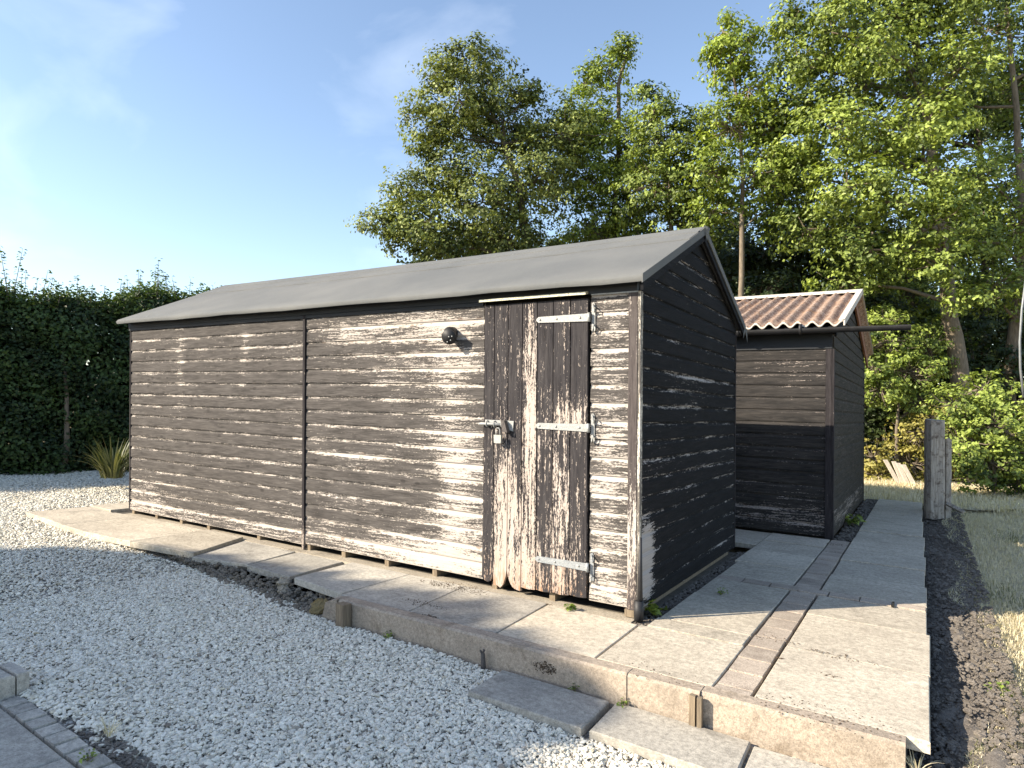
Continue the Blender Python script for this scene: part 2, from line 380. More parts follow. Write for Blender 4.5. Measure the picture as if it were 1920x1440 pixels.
ff = [(j*79+i, j*79+i+1, (j+1)*79+i+1, (j+1)*79+i) for j in range(65) for i in range(78)
      if gravel_poly_inside(np.array(GX[i]+.1), np.array(GY[j]+.1)) or GX[i] < -1.8 and GY[j] < -.5 or (GY[j] < -.95)]
gm = MB(False); gm.add(vv, ff, None, True)
gravel_bed = gm.build('gravel_bed', m_gbed, kind='structure')
def camdist(x, y): return np.hypot(x-CAM.x, y-CAM.y)
pts = []; scl = []
n = 380000
x = RNG.uniform(-12.3, 1.5, n); y = RNG.uniform(-3.6, 4.8, n); d = camdist(x, y)
keep = gravel_poly_inside(x, y)
# only inside the view cone (a generous one)
dx, dy = x-CAM.x, y-CAM.y; dep = dx*FW.x+dy*FW.y; lat = dx*_r.x+dy*_r.y
keep &= (dep > 1.2) & (np.abs(lat) < dep*.95+.6)
dens = np.clip(1.35-(d-3.5)*.10, .62, 1.0) 
keep &= RNG.random(n) < dens
x, y, d = x[keep], y[keep], d[keep]
# extra close ones
n2 = 75000; x2 = RNG.uniform(-3.6, 1.0, n2); y2 = RNG.uniform(-3.3, -.8, n2); k2 = gravel_poly_inside(x2, y2)
x = np.concatenate([x, x2[k2]]); y = np.concatenate([y, y2[k2]]); d = camdist(x, y)
size = np.where(d < 5.5, 1., 1+(d-5.5)*.06) * (.45+.95*RNG.random(len(x))**1.4)
zz = np.array([gz(a) for a in x]) + gh(x, y) + RNG.uniform(-.004, .012, len(x))
gp = bpy.data.meshes.new('white_gravel'); gp.vertices.add(len(x))
co = np.stack([x, y, zz+SA*x+SB*y], 1).astype(np.float32); gp.vertices.foreach_set('co', co.ravel())
a = gp.attributes.new('psize', 'FLOAT', 'POINT'); a.data.foreach_set('value', size.astype(np.float32))
a = gp.attributes.new('prand', 'FLOAT', 'POINT'); a.data.foreach_set('value', RNG.random(len(x)).astype(np.float32))
print('pebbles', len(x))
gravel = link('white_gravel', gp, m_peb, kind='stuff', label='pale crushed stone gravel spread over the yard in front of the shed', cat='gravel')
def pebble_nodes():
    g = bpy.data.node_groups.new('pebbles', 'GeometryNodeTree')
    g.interface.new_socket('Geometry', in_out='INPUT', socket_type='NodeSocketGeometry')
    g.interface.new_socket('Geometry', in_out='OUTPUT', socket_type='NodeSocketGeometry')
    N, L = g.nodes, g.links
    gi = N.new('NodeGroupInput'); go = N.new('NodeGroupOutput')
    m2p = N.new('GeometryNodeMeshToPoints'); L.new(gi.outputs[0], m2p.inputs[0])
    g2i = N.new('GeometryNodeGeometryToInstance')
    for k in range(5):
        ico = N.new('GeometryNodeMeshIcoSphere'); ico.inputs['Radius'].default_value = .0093; ico.inputs['Subdivisions'].default_value = 2
        sp = N.new('GeometryNodeSetPosition'); nz = N.new('ShaderNodeTexNoise'); nz.inputs['Scale'].default_value = 48; nz.inputs['Detail'].default_value = 1
        ps = N.new('GeometryNodeInputPosition'); va = N.new('ShaderNodeVectorMath'); va.operation = 'ADD'; va.inputs[1].default_value = (k*3.1, k*1.7, 0)
        L.new(ps.outputs[0], va.inputs[0]); L.new(va.outputs[0], nz.inputs['Vector'])
        sb = N.new('ShaderNodeVectorMath'); sb.operation = 'SUBTRACT'; sb.inputs[1].default_value = (.5, .5, .5); L.new(nz.outputs['Color'], sb.inputs[0])
        sc = N.new('ShaderNodeVectorMath'); sc.operation = 'SCALE'; sc.inputs['Scale'].default_value = .022; L.new(sb.outputs[0], sc.inputs[0])
        L.new(ico.outputs['Mesh'], sp.inputs['Geometry']); L.new(sc.outputs[0], sp.inputs['Offset'])
        tr = N.new('GeometryNodeTransform'); tr.inputs['Scale'].default_value = [(1.25, .85, .62), (1, .9, .75), (1.45, .8, .6), (.95, .8, .7), (1.2, 1., .55)][k]
        L.new(sp.outputs[0], tr.inputs[0])
        sm = N.new('GeometryNodeSetMaterial'); sm.inputs['Material'].default_value = m_peb; L.new(tr.outputs[0], sm.inputs[0])
        L.new(sm.outputs[0], g2i.inputs[0])
    io = N.new('GeometryNodeInstanceOnPoints'); L.new(m2p.outputs[0], io.inputs['Points']); L.new(g2i.outputs[0], io.inputs['Instance'])
    io.inputs['Pick Instance'].default_value = True
    rv = N.new('FunctionNodeRandomValue'); rv.data_type = 'FLOAT_VECTOR'
    rv.inputs[0].default_value = (-.5, -.5, 0); rv.inputs[1].default_value = (.5, .5, 6.28)
    L.new(rv.outputs[0], io.inputs['Rotation'])
    na = N.new('GeometryNodeInputNamedAttribute'); na.data_type = 'FLOAT'; na.inputs[0].default_value = 'psize'
    L.new(na.outputs[0], io.inputs['Scale']); L.new(io.outputs[0], go.inputs[0])
    return g
md = gravel.modifiers.new('pebbles', 'NODES'); md.node_group = pebble_nodes()

# ------------------------------------------------------------------ paving
def slab(mb, c, top, th=.05, ch=.004, tilt=(0, 0), r=.0025):
    """c: four corners (x,y) counter-clockwise; chamfered slab"""
    c = [(px+random.uniform(-r, r), py+random.uniform(-r, r)) for px, py in c]
    cx = sum(p[0] for p in c)/4; cy = sum(p[1] for p in c)/4
    def Z(p): return tilt[0]*(p[0]-cx)+tilt[1]*(p[1]-cy)
    inn = [(p[0]+(cx-p[0])*ch*3, p[1]+(cy-p[1])*ch*3) for p in c]
    vs = [(p[0], p[1], top-th+Z(p)) for p in c]+[(p[0], p[1], top-ch+Z(p)) for p in c]+[(p[0], p[1], top+Z(p)) for p in inn]
    fs = [(3, 2, 1, 0), (8, 9, 10, 11)]
    for i in range(4):
        j = (i+1) % 4; fs += [(i, j, 4+j, 4+i), (4+i, 4+j, 8+j, 8+i)]
    return mb.add(vs, fs)
def rect(x0, x1, y0, y1, sk=0): return [(x0, y0), (x1, y0), (x1+sk, y1), (x0+sk, y1)]
# bedding under everything
b = MB()
b.box(-6.15, .02, -.10, 2.50, -.25, -.012)           # slab under the shed
b.box(-1.86, 1.50, -.80, -.10, -.25, -.030)
b.box(.07, 1.50, -.10, 3.84, -.25, -.030); b.box(.70, 1.50, 3.84, 8.5, -.25, -.030)
b.box(-6.95, -1.9, -.66, -.104, -.20, -.035); b.box(-7.0, -6.154, -.104, 1.25, -.2, -.035)
paving = b.build('paving', m_bed, kind='structure')
mb = MB(); mb.box(-6.08, .0, -.104, .03, -.2, -.006); mb.build('mortar_strip', m_mortar, paving)
def pv(c, top=0., mat=None, th=.05, **k):
    mb = MB(); slab(mb, c, top, th, **k); return mb.build('paving_slab', mat or m_slab, paving)
# row in front of the shed, left to right
pv([(-6.92, -.70), (-6.30, -.75), (-6.22, -.12), (-6.85, -.06)], -.004)
pv([(-6.28, -.76), (-5.86, -.80), (-5.80, -.10), (-6.20, -.10)], 0)
pv([(-5.83, -.82), (-5.25, -.85), (-5.22, -.09), (-5.78, -.08)], .004)
pv([(-5.23, -.86), (-4.52, -.82), (-4.50, -.10), (-5.20, -.09)], .010)
pv([(-4.49, -.83), (-3.68, -.73), (-3.92, -.085), (-4.47, -.10)], .016, tilt=(-.006, .01))
pv([(-3.66, -.76), (-3.09, -.64), (-3.16, -.09), (-3.88, -.085)], -.012, m_slab2, tilt=(0, .008))
pv([(-3.06, -.66), (-2.52, -.68), (-2.56, -.09), (-3.12, -.085)], -.010, m_slab2)
pv([(-2.44, -.70), (-1.86, -.78), (-1.84, -.09), (-2.47, -.085)], -.002, m_slab2, tilt=(.004, -.004))
pv([(-1.84, -.795), (-1.235, -.80), (-1.30, -.10), (-1.83, -.10)], 0., m_slab2)
pv([(-1.225, -.80), (-.56, -.80), (-.60, -.10), (-1.288, -.10)], .001, m_slab2)
pv([(-.548, -.80), (.078, -.80), (.060, -.14), (-.588, -.10)], .001, m_slab)
pv([(.090, -.80), (.695, -.80), (.690, -.13), (.074, -.135)], .003, m_slab)
# the end of the shed, beyond its left corner
for j, (y0, y1) in enumerate([(-.05, .55), (.57, 1.15)]):
    for i, (x0, x1) in enumerate([(-6.9, -6.42)]):
        pv(rect(x0, x1+(.0 if j else .0), y0, y1, .06), -.003*j)
pv(rect(-6.38, -6.16, .30, 1.15), -.004)
# between gable and brick strip
YS = [-.12, .50, 1.30]
pv(rect(.115, .685, -.12, .07), .006); 
pv([(.125, .082), (.685, .082), (.685, .80), (.125, .82)], .004)
pv([(.125, .832), (.685, .812), (.685, 1.34), (.125, 1.36)], .000)
for y0, y1 in [(1.50, 2.10), (2.11, 2.72), (2.73, 3.30), (3.31, 3.80)]:
    pv(rect(.13 if y1 < 2.5 else .10, .685, y0, y1), random.uniform(-.004, .003))
for x0, x1, y0, y1 in [(-.52, .09, 3.0, 3.80), (-1.14, -.53, 3.0, 3.80)]: pv(rect(x0, x1, y0, y1), -.002)
# the path to the right of the strip
ypath = [(-.79, .02), (.03, .78), (.79, 1.34), (1.50, 2.12), (2.13, 2.80), (2.81, 3.45), (3.46, 4.10), (4.11, 4.72), (4.73, 5.40), (5.41, 6.05), (6.06, 6.70), (6.71, 7.4), (7.41, 8.35)]
for i, (y0, y1) in enumerate(ypath):
    xr = 1.585-.012*max(0, y0); wob = [.0, .004, -.006, .0, -.008, .006, -.004, .01, -.006, 0, -.01, .0, 0][i]
    pv([(.888, y0), (xr+wob, y0-(.02 if i == 0 else 0)), (xr+wob, y1), (.888, y1)], (.003, .0, -.002, 0, -.006, .002, .004, -.004, .006, 0, -.003, 0, 0)[i], m_slab, tilt=(0, [.0, .002, -.003, 0, .004, -.002, .006, 0, .005, -.004, 0, 0, 0][i]))
# brick strip running away, and the cross band
yb = -.725; i = 0
while yb < 3.75:
    if not 1.30 < yb+.1 < 1.50:
        hh = .205 if i % 3 else .20
        mb = MB(); slab(mb, rect(.702, .872, yb, min(yb+hh, 1.34 if yb < 1.3 else 3.8)), .001+random.uniform(-.003, .002), .05, ch=.006)
        mb.build('brick', m_brick, paving)
    else: yb = 1.495-.213
    yb += .213; i += 1
for k in range(7):
    x0 = .13+k*.206
    mb = MB(); slab(mb, rect(x0, x0+.197, 1.36, 1.486), .001+random.uniform(-.002, .002), .05, ch=.006); mb.build('brick', m_brick, paving)
mb = MB(); slab(mb, rect(.702, .872, -.80, -.732), .0, .05); mb.build('brick', m_brick, paving)

# kerb wall (concrete) in front of the paving
kerb = MB()
def kerbpoly(y, t, zb): return [(y, zb), (y, t-.012), (y+.012, t), (y+.092, t), (y+.092, zb)]
kerb.prism(kerbpoly(-.905, .006, -.33), 'x', -1.75, .30)
kerb1 = kerb.build('kerb', m_kerb, kind='structure')
k2 = MB(); k2.prism(kerbpoly(-.90, .004, -.40), 'x', .302, .665); k2.build('kerb_length', m_kerb, kerb1)
k2 = MB(); k2.prism(kerbpoly(-.885, .002, -.45), 'x', .668, 1.50, segs=[.668, .95, 1.2, 1.50]); k2.build('kerb_length', m_kerb, kerb1)
k2 = MB(); k2.prism([(-.868, -.014), (-.868, .001), (-.80, .001), (-.80, -.014)], 'x', .67, 1.49); 
k2 = MB(); k2.add([(-1.93, -.93, -.30), (-1.77, -.90, -.30), (-1.77, -.80, -.30), (-1.90, -.78, -.30), (-1.86, -.92, -.03), (-1.77, -.90, 0), (-1.77, -.80, 0), (-1.84, -.80, -.01)],
                  [(3, 2, 1, 0), (4, 5, 6, 7), (0, 1, 5, 4), (1, 2, 6, 5), (2, 3, 7, 6), (3, 0, 4, 7)]); k2.build('kerb_end', m_kerb, kerb1)
# lower step slabs lying on the gravel
steps = [((-.415, .228, -1.262, -.935), 'grey step slab lying on the gravel below the kerb, left of the pair', -.142, m_slab2),
         ((.262, .915, -1.255, -.915), 'step slab below the kerb beside the split wooden stake, half in sunlight', -.150, m_slab2),
         ((.93, 1.42, -1.26, -.925), 'darker sunken slab at the bottom edge beyond the two step slabs', -.165, m_slab2)]
for (x0, x1, y0, y1), lab, zt, mt in steps:
    mb = MB(); slab(mb, rect(x0, x1, y0, y1, -.01), zt, .045, ch=.006, tilt=(-.01, .01)); o = mb.build('step_slab', mt); tag(o, lab, 'paving slab', 'slabs lying below the kerb')

# rubble and earth under the overhanging slabs
def rock(mb, c, r, n=7, fl=.7):
    lat = []; vs = []; c = Vector(c)
    for (z, rr) in ((-.9, .45), (-.3, 1), (.35, .95), (.9, .4)):
        for k in range(n):
            a = 2*math.pi*k/n+z; q = r*random.uniform(.75, 1.15)
            vs.append((c.x+q*rr*math.cos(a), c.y+q*rr*math.sin(a), c.z+r*fl*z*random.uniform(.8, 1.1)))
    fs = [(i*n+k, i*n+(k+1) % n, (i+1)*n+(k+1) % n, (i+1)*n+k) for i in range(3) for k in range(n)]
    fs += [tuple(range(n))[::-1], tuple(3*n+k for k in range(n))]
    mb.add(vs, fs)
mb = MB()
for k in range(1500):
    x = random.uniform(-4.1, -1.85); wgt = min(1, (x+4.3)/1.6)
    y = -.66-random.random()**1.2*.25*wgt-.03; z = gz(x)-.004+max(0, (y+.93))*.34*random.random()
    rock(mb, (x, y, z), random.uniform(.006, .020)*(1 if random.random() < .93 else 1.9), 6)
mb.box(-4.3, -1.9, -.66, -.6, -.2, -.06)
mb.build('soil_rubble', m_stone, kind='stuff', label='dark broken rubble and earth under the overhanging paving slabs', cat='rubble')
mb = MB(); rock(mb, (-1.97, -.86, -.10), .075, 9, .9)
mb.build('mossy_stone', m_lichen, label='ochre mossy stone by the left end of the kerb', cat='stone')
mb = MB(); rock(mb, (-2.52, -.74, -.06), .05, 8, 1.2); rock(mb, (-2.48, -.76, -.11), .055, 8, 1.1)
mb.build('mortar_lump', m_mortar, label='lump of grey mortar oozing between two overhanging slabs', cat='mortar')

# soil bed right of the path
mb = MB()
nx, ny = 14, 90; vs = []
for j in range(ny+1):
    for i in range(nx+1):
        u = i/nx; yy = -1.9+10.6*j/ny; x = 1.50+u*(.42+.05*math.sin(yy*2.3)); vs.append((x, yy, -.19+.03*random.random()+.07*u+(.02*math.sin(yy*4+u*5))))
mb.add(vs, [(j*(nx+1)+i, j*(nx+1)+i+1, (j+1)*(nx+1)+i+1, (j+1)*(nx+1)+i) for j in range(ny) for i in range(nx)], None, True)
mb.build('soil_strip', m_soil, kind='structure')
mb = MB()
for k in range(9000):
    yy = -1.8+10*random.random()**1.7; x = 1.52+random.random()*.46; rock(mb, (x, yy, -.178+.07*(x-1.5)/.42+.026), random.uniform(.004, .013)*(1 if random.random() < .93 else 2.2), 5)
mb.build('soil_clods', m_soil, kind='stuff', label='dark dry clods of earth along the right side of the path', cat='soil')

# lawn
t = NT('parched_lawn'); P = t.pos(); n1 = t.noise(P, 1.3, 6, .65); n2 = t.noise(P, 55, 5, .75)
c = t.mix(t.rng(n1, .46, .6), (.62, .54, .38), (.54, .48, .33)); c = t.mix(t.rng(n2, .4, .75, 0, .5), c, (.24, .19, .11))
m_lawn = t.done(c, .95, t.bump(n2, 1., .03), spec=.1)
def lawn_edge(y): return 1.86+.07*np.sin(y*1.7)+.05*np.sin(y*4.1+1)
mb = MB(); vs = []; nx, ny = 20, 60
for j in range(ny+1):
    yy = -3+15*j/ny
    for i in range(nx+1):
        u = i/nx; x = float(lawn_edge(yy))+u*7; vs.append((x, yy, -.12+.02*math.sin(x*2+yy)*u-(0.05 if i == 0 else 0)))
mb.add(vs, [(j*(nx+1)+i, j*(nx+1)+i+1, (j+1)*(nx+1)+i+1, (j+1)*(nx+1)+i) for j in range(ny) for i in range(nx)], None, True)
mb.build('lawn', m_lawn, kind='structure')
mb = MB(); vs = []; 
mb.add([(-.6, 8.45, -.06), (2.2, 8.45, -.06), (6, 14, -.06), (-1, 14, -.06)], [(0, 1, 2, 3)]); mb.build('dry_ground', m_lawn, kind='structure')

def blades(P0, L, lean, wid, tint, name, mat, **k):
    """curved grass blades, two segments"""
    n = len(P0); a = RNG.uniform(0, 2*np.pi, n); d = np.stack([np.cos(a), np.sin(a), np.zeros(n)], 1); s = np.stack([-np.sin(a), np.cos(a), np.zeros(n)], 1)*wid[:, None]
    up = np.array([0, 0, 1.])
    p1 = P0+d*(lean*L*.3)[:, None]+up*(L*.6)[:, None]; p2 = P0+d*(lean*L)[:, None]+up*(L*(1-.45*lean))[:, None]
    V = np.stack([P0-s, P0+s, p1+s*.7, p1-s*.7, p2], 1).reshape(-1, 3); b = np.arange(n)*5
    F = np.concatenate([np.stack([b, b+1, b+2], 1), np.stack([b, b+2, b+3], 1), np.stack([b+3, b+2, b+4], 1)])
    return link(name, npmesh(name, V, F, {'tint': np.repeat(tint, 5)}), mat, **k)
n = 95000; yy = -1.6+12.6*RNG.random(n)**1.5; xx = lawn_edge(yy)-.03+RNG.random(n)**1.15*(1.0+yy*.28+.8)
patch = np.sin(xx*5+yy*1.3)+np.sin(yy*2.1-xx*2)+RNG.normal(0, .5, n)
P0 = np.stack([xx, yy, -.125+SA*xx+SB*yy], 1)
far = 1+np.clip(yy, 0, 10)*.10
tint = np.clip(.55+RNG.normal(0, .25, n)-.0*patch, 0, 1)
g = patch > 2.0
blades(P0[~g], RNG.uniform(.018, .05, n)[~g]*far[~g], RNG.uniform(.3, 1.5, n)[~g], .0016*far[~g], tint[~g], 'dry_lawn_grass', m_straw, kind='stuff', label='parched straw coloured lawn grass right of the soil strip', cat='grass')
blades(P0[g], RNG.uniform(.02, .05, n)[g]*far[g], RNG.uniform(.2, 1., n)[g], .0017*far[g], tint[g]*.8, 'green_lawn_grass', m_blade, kind='stuff', label='greener patches of grass scattered through the parched lawn', cat='grass')
n = 16000; yy = 8.5+RNG.random(n)*4.2; xx = -.4+RNG.random(n)*5.5
P0 = np.stack([xx, yy, -.065+SA*xx+SB*yy], 1)
blades(P0, RNG.uniform(.05, .16, n), RNG.uniform(.3, 1.3, n), np.full(n, .004), np.clip(RNG.normal(.7, .25, n), 0, 1), 'straw_grass', m_straw, kind='stuff', label='sunlit yellow straw grass beyond the end of the path', cat='grass')

# ------------------------------------------------------------------ main shed
Lx, Wy, PITCH = 6.08, 2.44, .12
EZ, RZ, RY = 2.175, 2.785, 1.22
shed = empty('garden_shed', S((-Lx/2, Wy/2, 0)), 'long black weatherboard shed with flaking paint and grey felt roof', 'shed')
PROF = [(0, 0), (.015, .001), (.0175, .010), (.0165, .086), (.0105, .097), (.0065, .108), (.006, .1215), (0, .1215)]
def board_x(x0, x1, z0, yface, mat, parent, name='board', n=2, prof=PROF, rag=0., top=None):
    """horizontal board on a wall facing -y"""
    sc = PITCH/.12
    st = [x0+(x1-x0)*k/n for k in range(n+1)]; mb = MB(); vs = []; uvs = []; m = len(prof)
    for t_ in st:
        dz = random.uniform(-rag, rag); dy = random.uniform(-.0015, .0025)
        for i, (o, v) in enumerate(prof):
            z = z0+v*sc+(dz if i < 3 else 0)
            if top is not None: z = min(z, top)
            vs.append((t_, yface-o-(dy if i in (1, 2) else 0), z)); uvs.append((t_, max(0, v/.1215)))
    fs = [(k*m+i, k*m+(i+1) % m, (k+1)*m+(i+1) % m, (k+1)*m+i) for k in range(n) for i in range(m)]
    fs += [tuple(range(m))[::-1], tuple(n*m+i for i in range(m))]
    mb.add(vs, fs, uvs); return mb.build(name, mat, parent)
def board_y(y0, y1, z0, xface, mat, parent, name='board', roof=None, n=1, prof=PROF):
    """horizontal board on a gable wall facing +x; roof(y) gives the clipping height"""
    mb = MB(); vs = []; uvs = []; m = len(prof)
    zm = [z0+v for o, v in prof]
    if roof is None: cuts = [[(y0+(y1-y0)*k/n, z) for z in zm] for k in range(n+1)]
    else:            # trapezoid ends that follow the rafters
        lo = [max(y0, roof(z)[0]) for z in zm]; hi = [min(y1, roof(z)[1]) for z in zm]
        cuts = [[(lo[i]+(hi[i]-lo[i])*k/n, zm[i]) for i in range(m)] for k in range(n+1)]
    for cu in cuts:
        for i, (yy, z) in enumerate(cu):
            vs.append((xface+prof[i][0], yy, z)); uvs.append((yy, prof[i][1]/.1215))
    fs = [(k*m+i, k*m+(i+1) % m, (k+1)*m+(i+1) % m, (k+1)*m+i) for k in range(n) for i in range(m)]
    fs += [tuple(range(m))[::-1], tuple(n*m+i for i in range(m))]
    mb.add(vs, fs, uvs); return mb.build(name, mat, parent)
# dark lining (the shed's inner shell), stops just behind the boards
sh = MB(); sl_ = (RZ-EZ)/(RY+.13)
poly = [(.02, .05), (.02, EZ-.02), (RY, RZ-.06), (Wy-.02, EZ-.02), (Wy-.02, .05)]
sh.prism(poly, 'x', -Lx+.02, -.02); sh.build('wall_lining', m_dark, shed)
for k in range(17):
    z = .05+k*PITCH
    board_x(-6.062, -3.168, z-.012, 0, m_front, shed, n=3, rag=.0022)
    board_x(-3.132, -1.196, z, 0, m_front, shed, n=3, rag=.0022)
    board_x(-.332, -.062, z+.002, 0, m_front, shed, n=1, rag=.001)
# gable boards, up to the ridge
def roofclip(z, off=0.):
    if z <= EZ-.02: return (.0, Wy)
    d = (z-(EZ-.02))/sl_*.97; return (min(RY-.01, d), max(RY+.01, Wy-d))
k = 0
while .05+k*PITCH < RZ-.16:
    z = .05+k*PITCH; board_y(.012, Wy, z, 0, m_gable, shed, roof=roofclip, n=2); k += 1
# back and far end, seen only from elsewhere
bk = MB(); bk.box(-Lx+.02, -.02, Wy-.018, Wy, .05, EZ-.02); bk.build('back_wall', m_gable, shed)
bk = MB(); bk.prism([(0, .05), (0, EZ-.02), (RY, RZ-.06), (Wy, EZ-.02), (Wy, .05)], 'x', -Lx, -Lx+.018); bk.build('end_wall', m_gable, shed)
# corner posts and cover battens
def vpost(x0, x1, y0, y1, z0, z1, mat, name, jag=0.):
    mb = MB(); n = 9; vs = []; fs = []
    for i in range(n+1):
        z = z0+(z1-z0)*i/n; j = random.uniform(-jag, jag)
        vs += [(x0+j, y0, z), (x1+j*.6, y0+random.uniform(-jag, jag)*.5, z), (x1, y1, z), (x0, y1, z)]
    for i in range(n):
        for k in range(4): fs.append((i*4+k, i*4+(k+1) % 4, i*4+4+(k+1) % 4, i*4+4+k))
    fs += [(3, 2, 1, 0), (n*4, n*4+1, n*4+2, n*4+3)]
    mb.add(vs, fs); return mb.build(name, mat, shed)
vpost(-.060, .0, -.028, .006, .048, 2.085, m_post, 'corner_board', .0015)
vpost(.0015, .019, -.024, .020, .06, 2.09, m_whitestrip if False else peel('worn_corner_edge', (.10, .09, .08), (.2, .18, .16), (.74, .68, .58), [], bias=.06, vertical=True, edge=0, rust=.3, knots=False), 'corner_strip', .0012)
vpost(-3.164, -3.136, -.030, .004, .0, 2.09, m_batten, 'batten', .0006)
vpost(-6.080, -6.062, -.022, .004, .03, 2.09, m_batten, 'corner_board')
vpost(.0, .020, Wy-.022, Wy+.004, .05, 2.09, m_batten, 'corner_board')
# fascia under the eaves
f = MB(); f.box(-6.09, -.0, -.034, .01, 2.092, 2.168); f.build('fascia', m_fas, shed)
f = MB(); f.box(-6.09, -1.2, -.028, .0, 2.062, 2.090); f.build('fascia_strip', m_fas, shed)
f = MB(); f.box(-.325, -.0, -.030, .0, 2.082, 2.0905); f.build('fascia_strip', m_galv, shed)
f = MB(); f.prism([(-.075, 2.082), (-.075, 2.100), (-.034, 2.110), (-.034, 2.090)], 'x', -1.205, -.345); f.build('drip_rail', m_whitestrip, shed)
# roof: boards with felt dressed over eave and verge, a little saggy
def roofside(sign):
    n = 22; mb = MB(False); vs = []; fs = []
    # section from the turned-down eave edge to the ridge
    for i in range(n+1):
        x = -6.16+(6.23)*i/n
        sag = -.012*math.sin(math.pi*i/n)+.0015*math.sin(i*1.7)*(.5 if sign > 0 else 1)
        ey = -.135 if sign < 0 else Wy+.135
        wob = .003*math.sin(i*1.1)+.002*math.sin(i*2.9)
        row = [(ey+.012*(1 if sign < 0 else -1), EZ-.045+wob), (ey, EZ-.020+wob*.6), (ey+(.02 if sign < 0 else -.02), EZ+.004+sag*.3)]
        for q in range(1, 7):
            u = q/6; yy = ey+(.02 if sign < 0 else -.02); yy = yy+(RY-yy)*u
            row.append((yy, EZ+.004+(RZ-EZ)*u+sag+.0006*math.sin(i*3+q*2)))
        for yy, z in row: vs.append(S((x, yy, z)))
    m = 9
    for i in range(n):
        for k in range(m-1): fs.append((i*m+k, i*m+k+1, (i+1)*m+k+1, (i+1)*m+k))
    # underside
    base = len(vs)
    for i in (0, n):
        x = -6.16+6.23*i/n; ey = -.12 if sign < 0 else Wy+.12
        vs += [S((x, ey, EZ-.03)), S((x, RY, RZ-.032))]
    fs.append((base, base+2, base+3, base+1))
    mb.add(vs, fs, None, True); return mb.build('roof', m_felt, shed)
roof_front = roofside(-1); roof_back = roofside(1)
# felt laps: thin overlapping strips, two along the slope and a few across
def lap(x0, x1, u0, u1, d=.0035):
    mb = MB(); ey = -.115
    def p(x, u, h): return (x, ey+(RY-ey)*u, EZ+.004+(RZ-EZ)*u+h-.012*math.sin(math.pi*(x+6.16)/6.23))
    n = 18; vs = []; 
    for i in range(n+1):
        x = x0+(x1-x0)*i/n; vs += [p(x, u0, .0), p(x, u0, d+.002), p(x, u1, d+.001), p(x, u1, .0)]
    fs = [(i*4+k, i*4+k+1, i*4+5+k, i*4+4+k) for i in range(n) for k in range(3)]
    mb.add(vs, fs); return mb.build('felt_lap', m_felt, roof_front)
lap(-6.155, .068, .70, 1.0, .006); lap(-6.155, .068, .86, 1.0, .011)
# ridge cap felt
mb = MB(); n = 20; vs = []
for i in range(n+1):
    x = -6.17+6.25*i/n; s = -.012*math.sin(math.pi*i/n)
    for yy, z in ((RY-.16, RZ-.16*sl_+.012), (RY, RZ+.016), (RY+.16, RZ-.16*sl_+.012)): vs.append((x, yy, z+s))
mb.add(vs, [(i*3+k, i*3+k+1, i*3+4+k, i*3+3+k) for i in range(n) for k in (0, 1)]); mb.build('ridge_felt', m_felt, shed)
# barge boards and verge felt on the near gable
def barge(y0, z0, y1, z1, x0, x1, dep, mat, name):
    mb = MB(); vs = [(x, y, z) for x in (x0, x1) for (y, z) in ((y0, z0), (y1, z1), (y1, z1-dep), (y0, z0-dep))]
    mb.add(vs, [(0, 1, 2, 3), (7, 6, 5, 4), (0, 4, 5, 1), (1, 5, 6, 2), (2, 6, 7, 3), (3, 7, 4, 0)]); return mb.build(name, mat, shed)
barge(-.10, EZ-.002, RY-.002, RZ-.004, .046, .066, .095, m_trim, 'barge_board')
barge(RY+.002, RZ-.004, Wy+.12, EZ-.002, .046, .066, .095, m_trim, 'barge_board')
barge(-.135, EZ+.0, RY, RZ+.008, .068, .076, .055, m_felt, 'verge_felt')
barge(RY+.004, RZ+.008, Wy+.14, EZ-.0, .068, .076, .055, m_felt, 'verge_felt')
barge(-6.0, 0, -5.9, 0, 0, 0.0, 0, m_trim, 'x') if False else None
mb = MB(); mb.add([(.069, RY-.05, RZ+.014), (.10, RY-.03, RZ+.004), (.10, RY+.03, RZ+.004), (.069, RY+.06, RZ+.010), (.082, RY-.035, RZ-.06), (.084, RY+.0, RZ-.10), (.08, RY+.04, RZ-.05)],
                  [(0, 1, 2, 3), (0, 4, 1), (1, 4, 5), (1, 5, 2), (2, 5, 6), (2, 6, 3)]); mb.build('ridge_end_flap', m_felt, shed)
mb = MB(); mb.add([(.07, Wy+.10, EZ-.01), (.085, Wy+.15, EZ-.03), (.08, Wy+.19, EZ-.16), (.075, Wy+.12, EZ-.05), (.07, Wy+.08, EZ-.06), (.07, Wy+.06, EZ-.13)], [(0, 1, 3), (1, 2, 3), (0, 3, 4), (3, 5, 4)])
mb.build('torn_felt', m_felt, shed)
# bearers under the floor, seen in the gap
for x in (-6.02, -5.55, -5.08, -4.60, -3.80, -3.10, -2.66, -2.16, -1.66, -1.10, -.62, -.05):
    mb = MB(); mb.box(x-.022, x+.022, -.004, 2.38, -.011, .046); mb.build('bearer', m_stake, shed)
# short black pipe at the near corner
mb = MB(); mb.tube([(.035, -.045, .01), (.035, -.045, .30), (.034, -.035, .52)], [.020, .014, .008], 10); mb.tube([(.030, -.05, -.005), (.030, -.05, .12)], .030, 10)
mb.build('corner_pipe', m_blackplastic, shed)
mb = MB(); mb.box(-.075, -.012, -.03, .01, .0, .046); mb.build('corner_block', m_stake, shed)

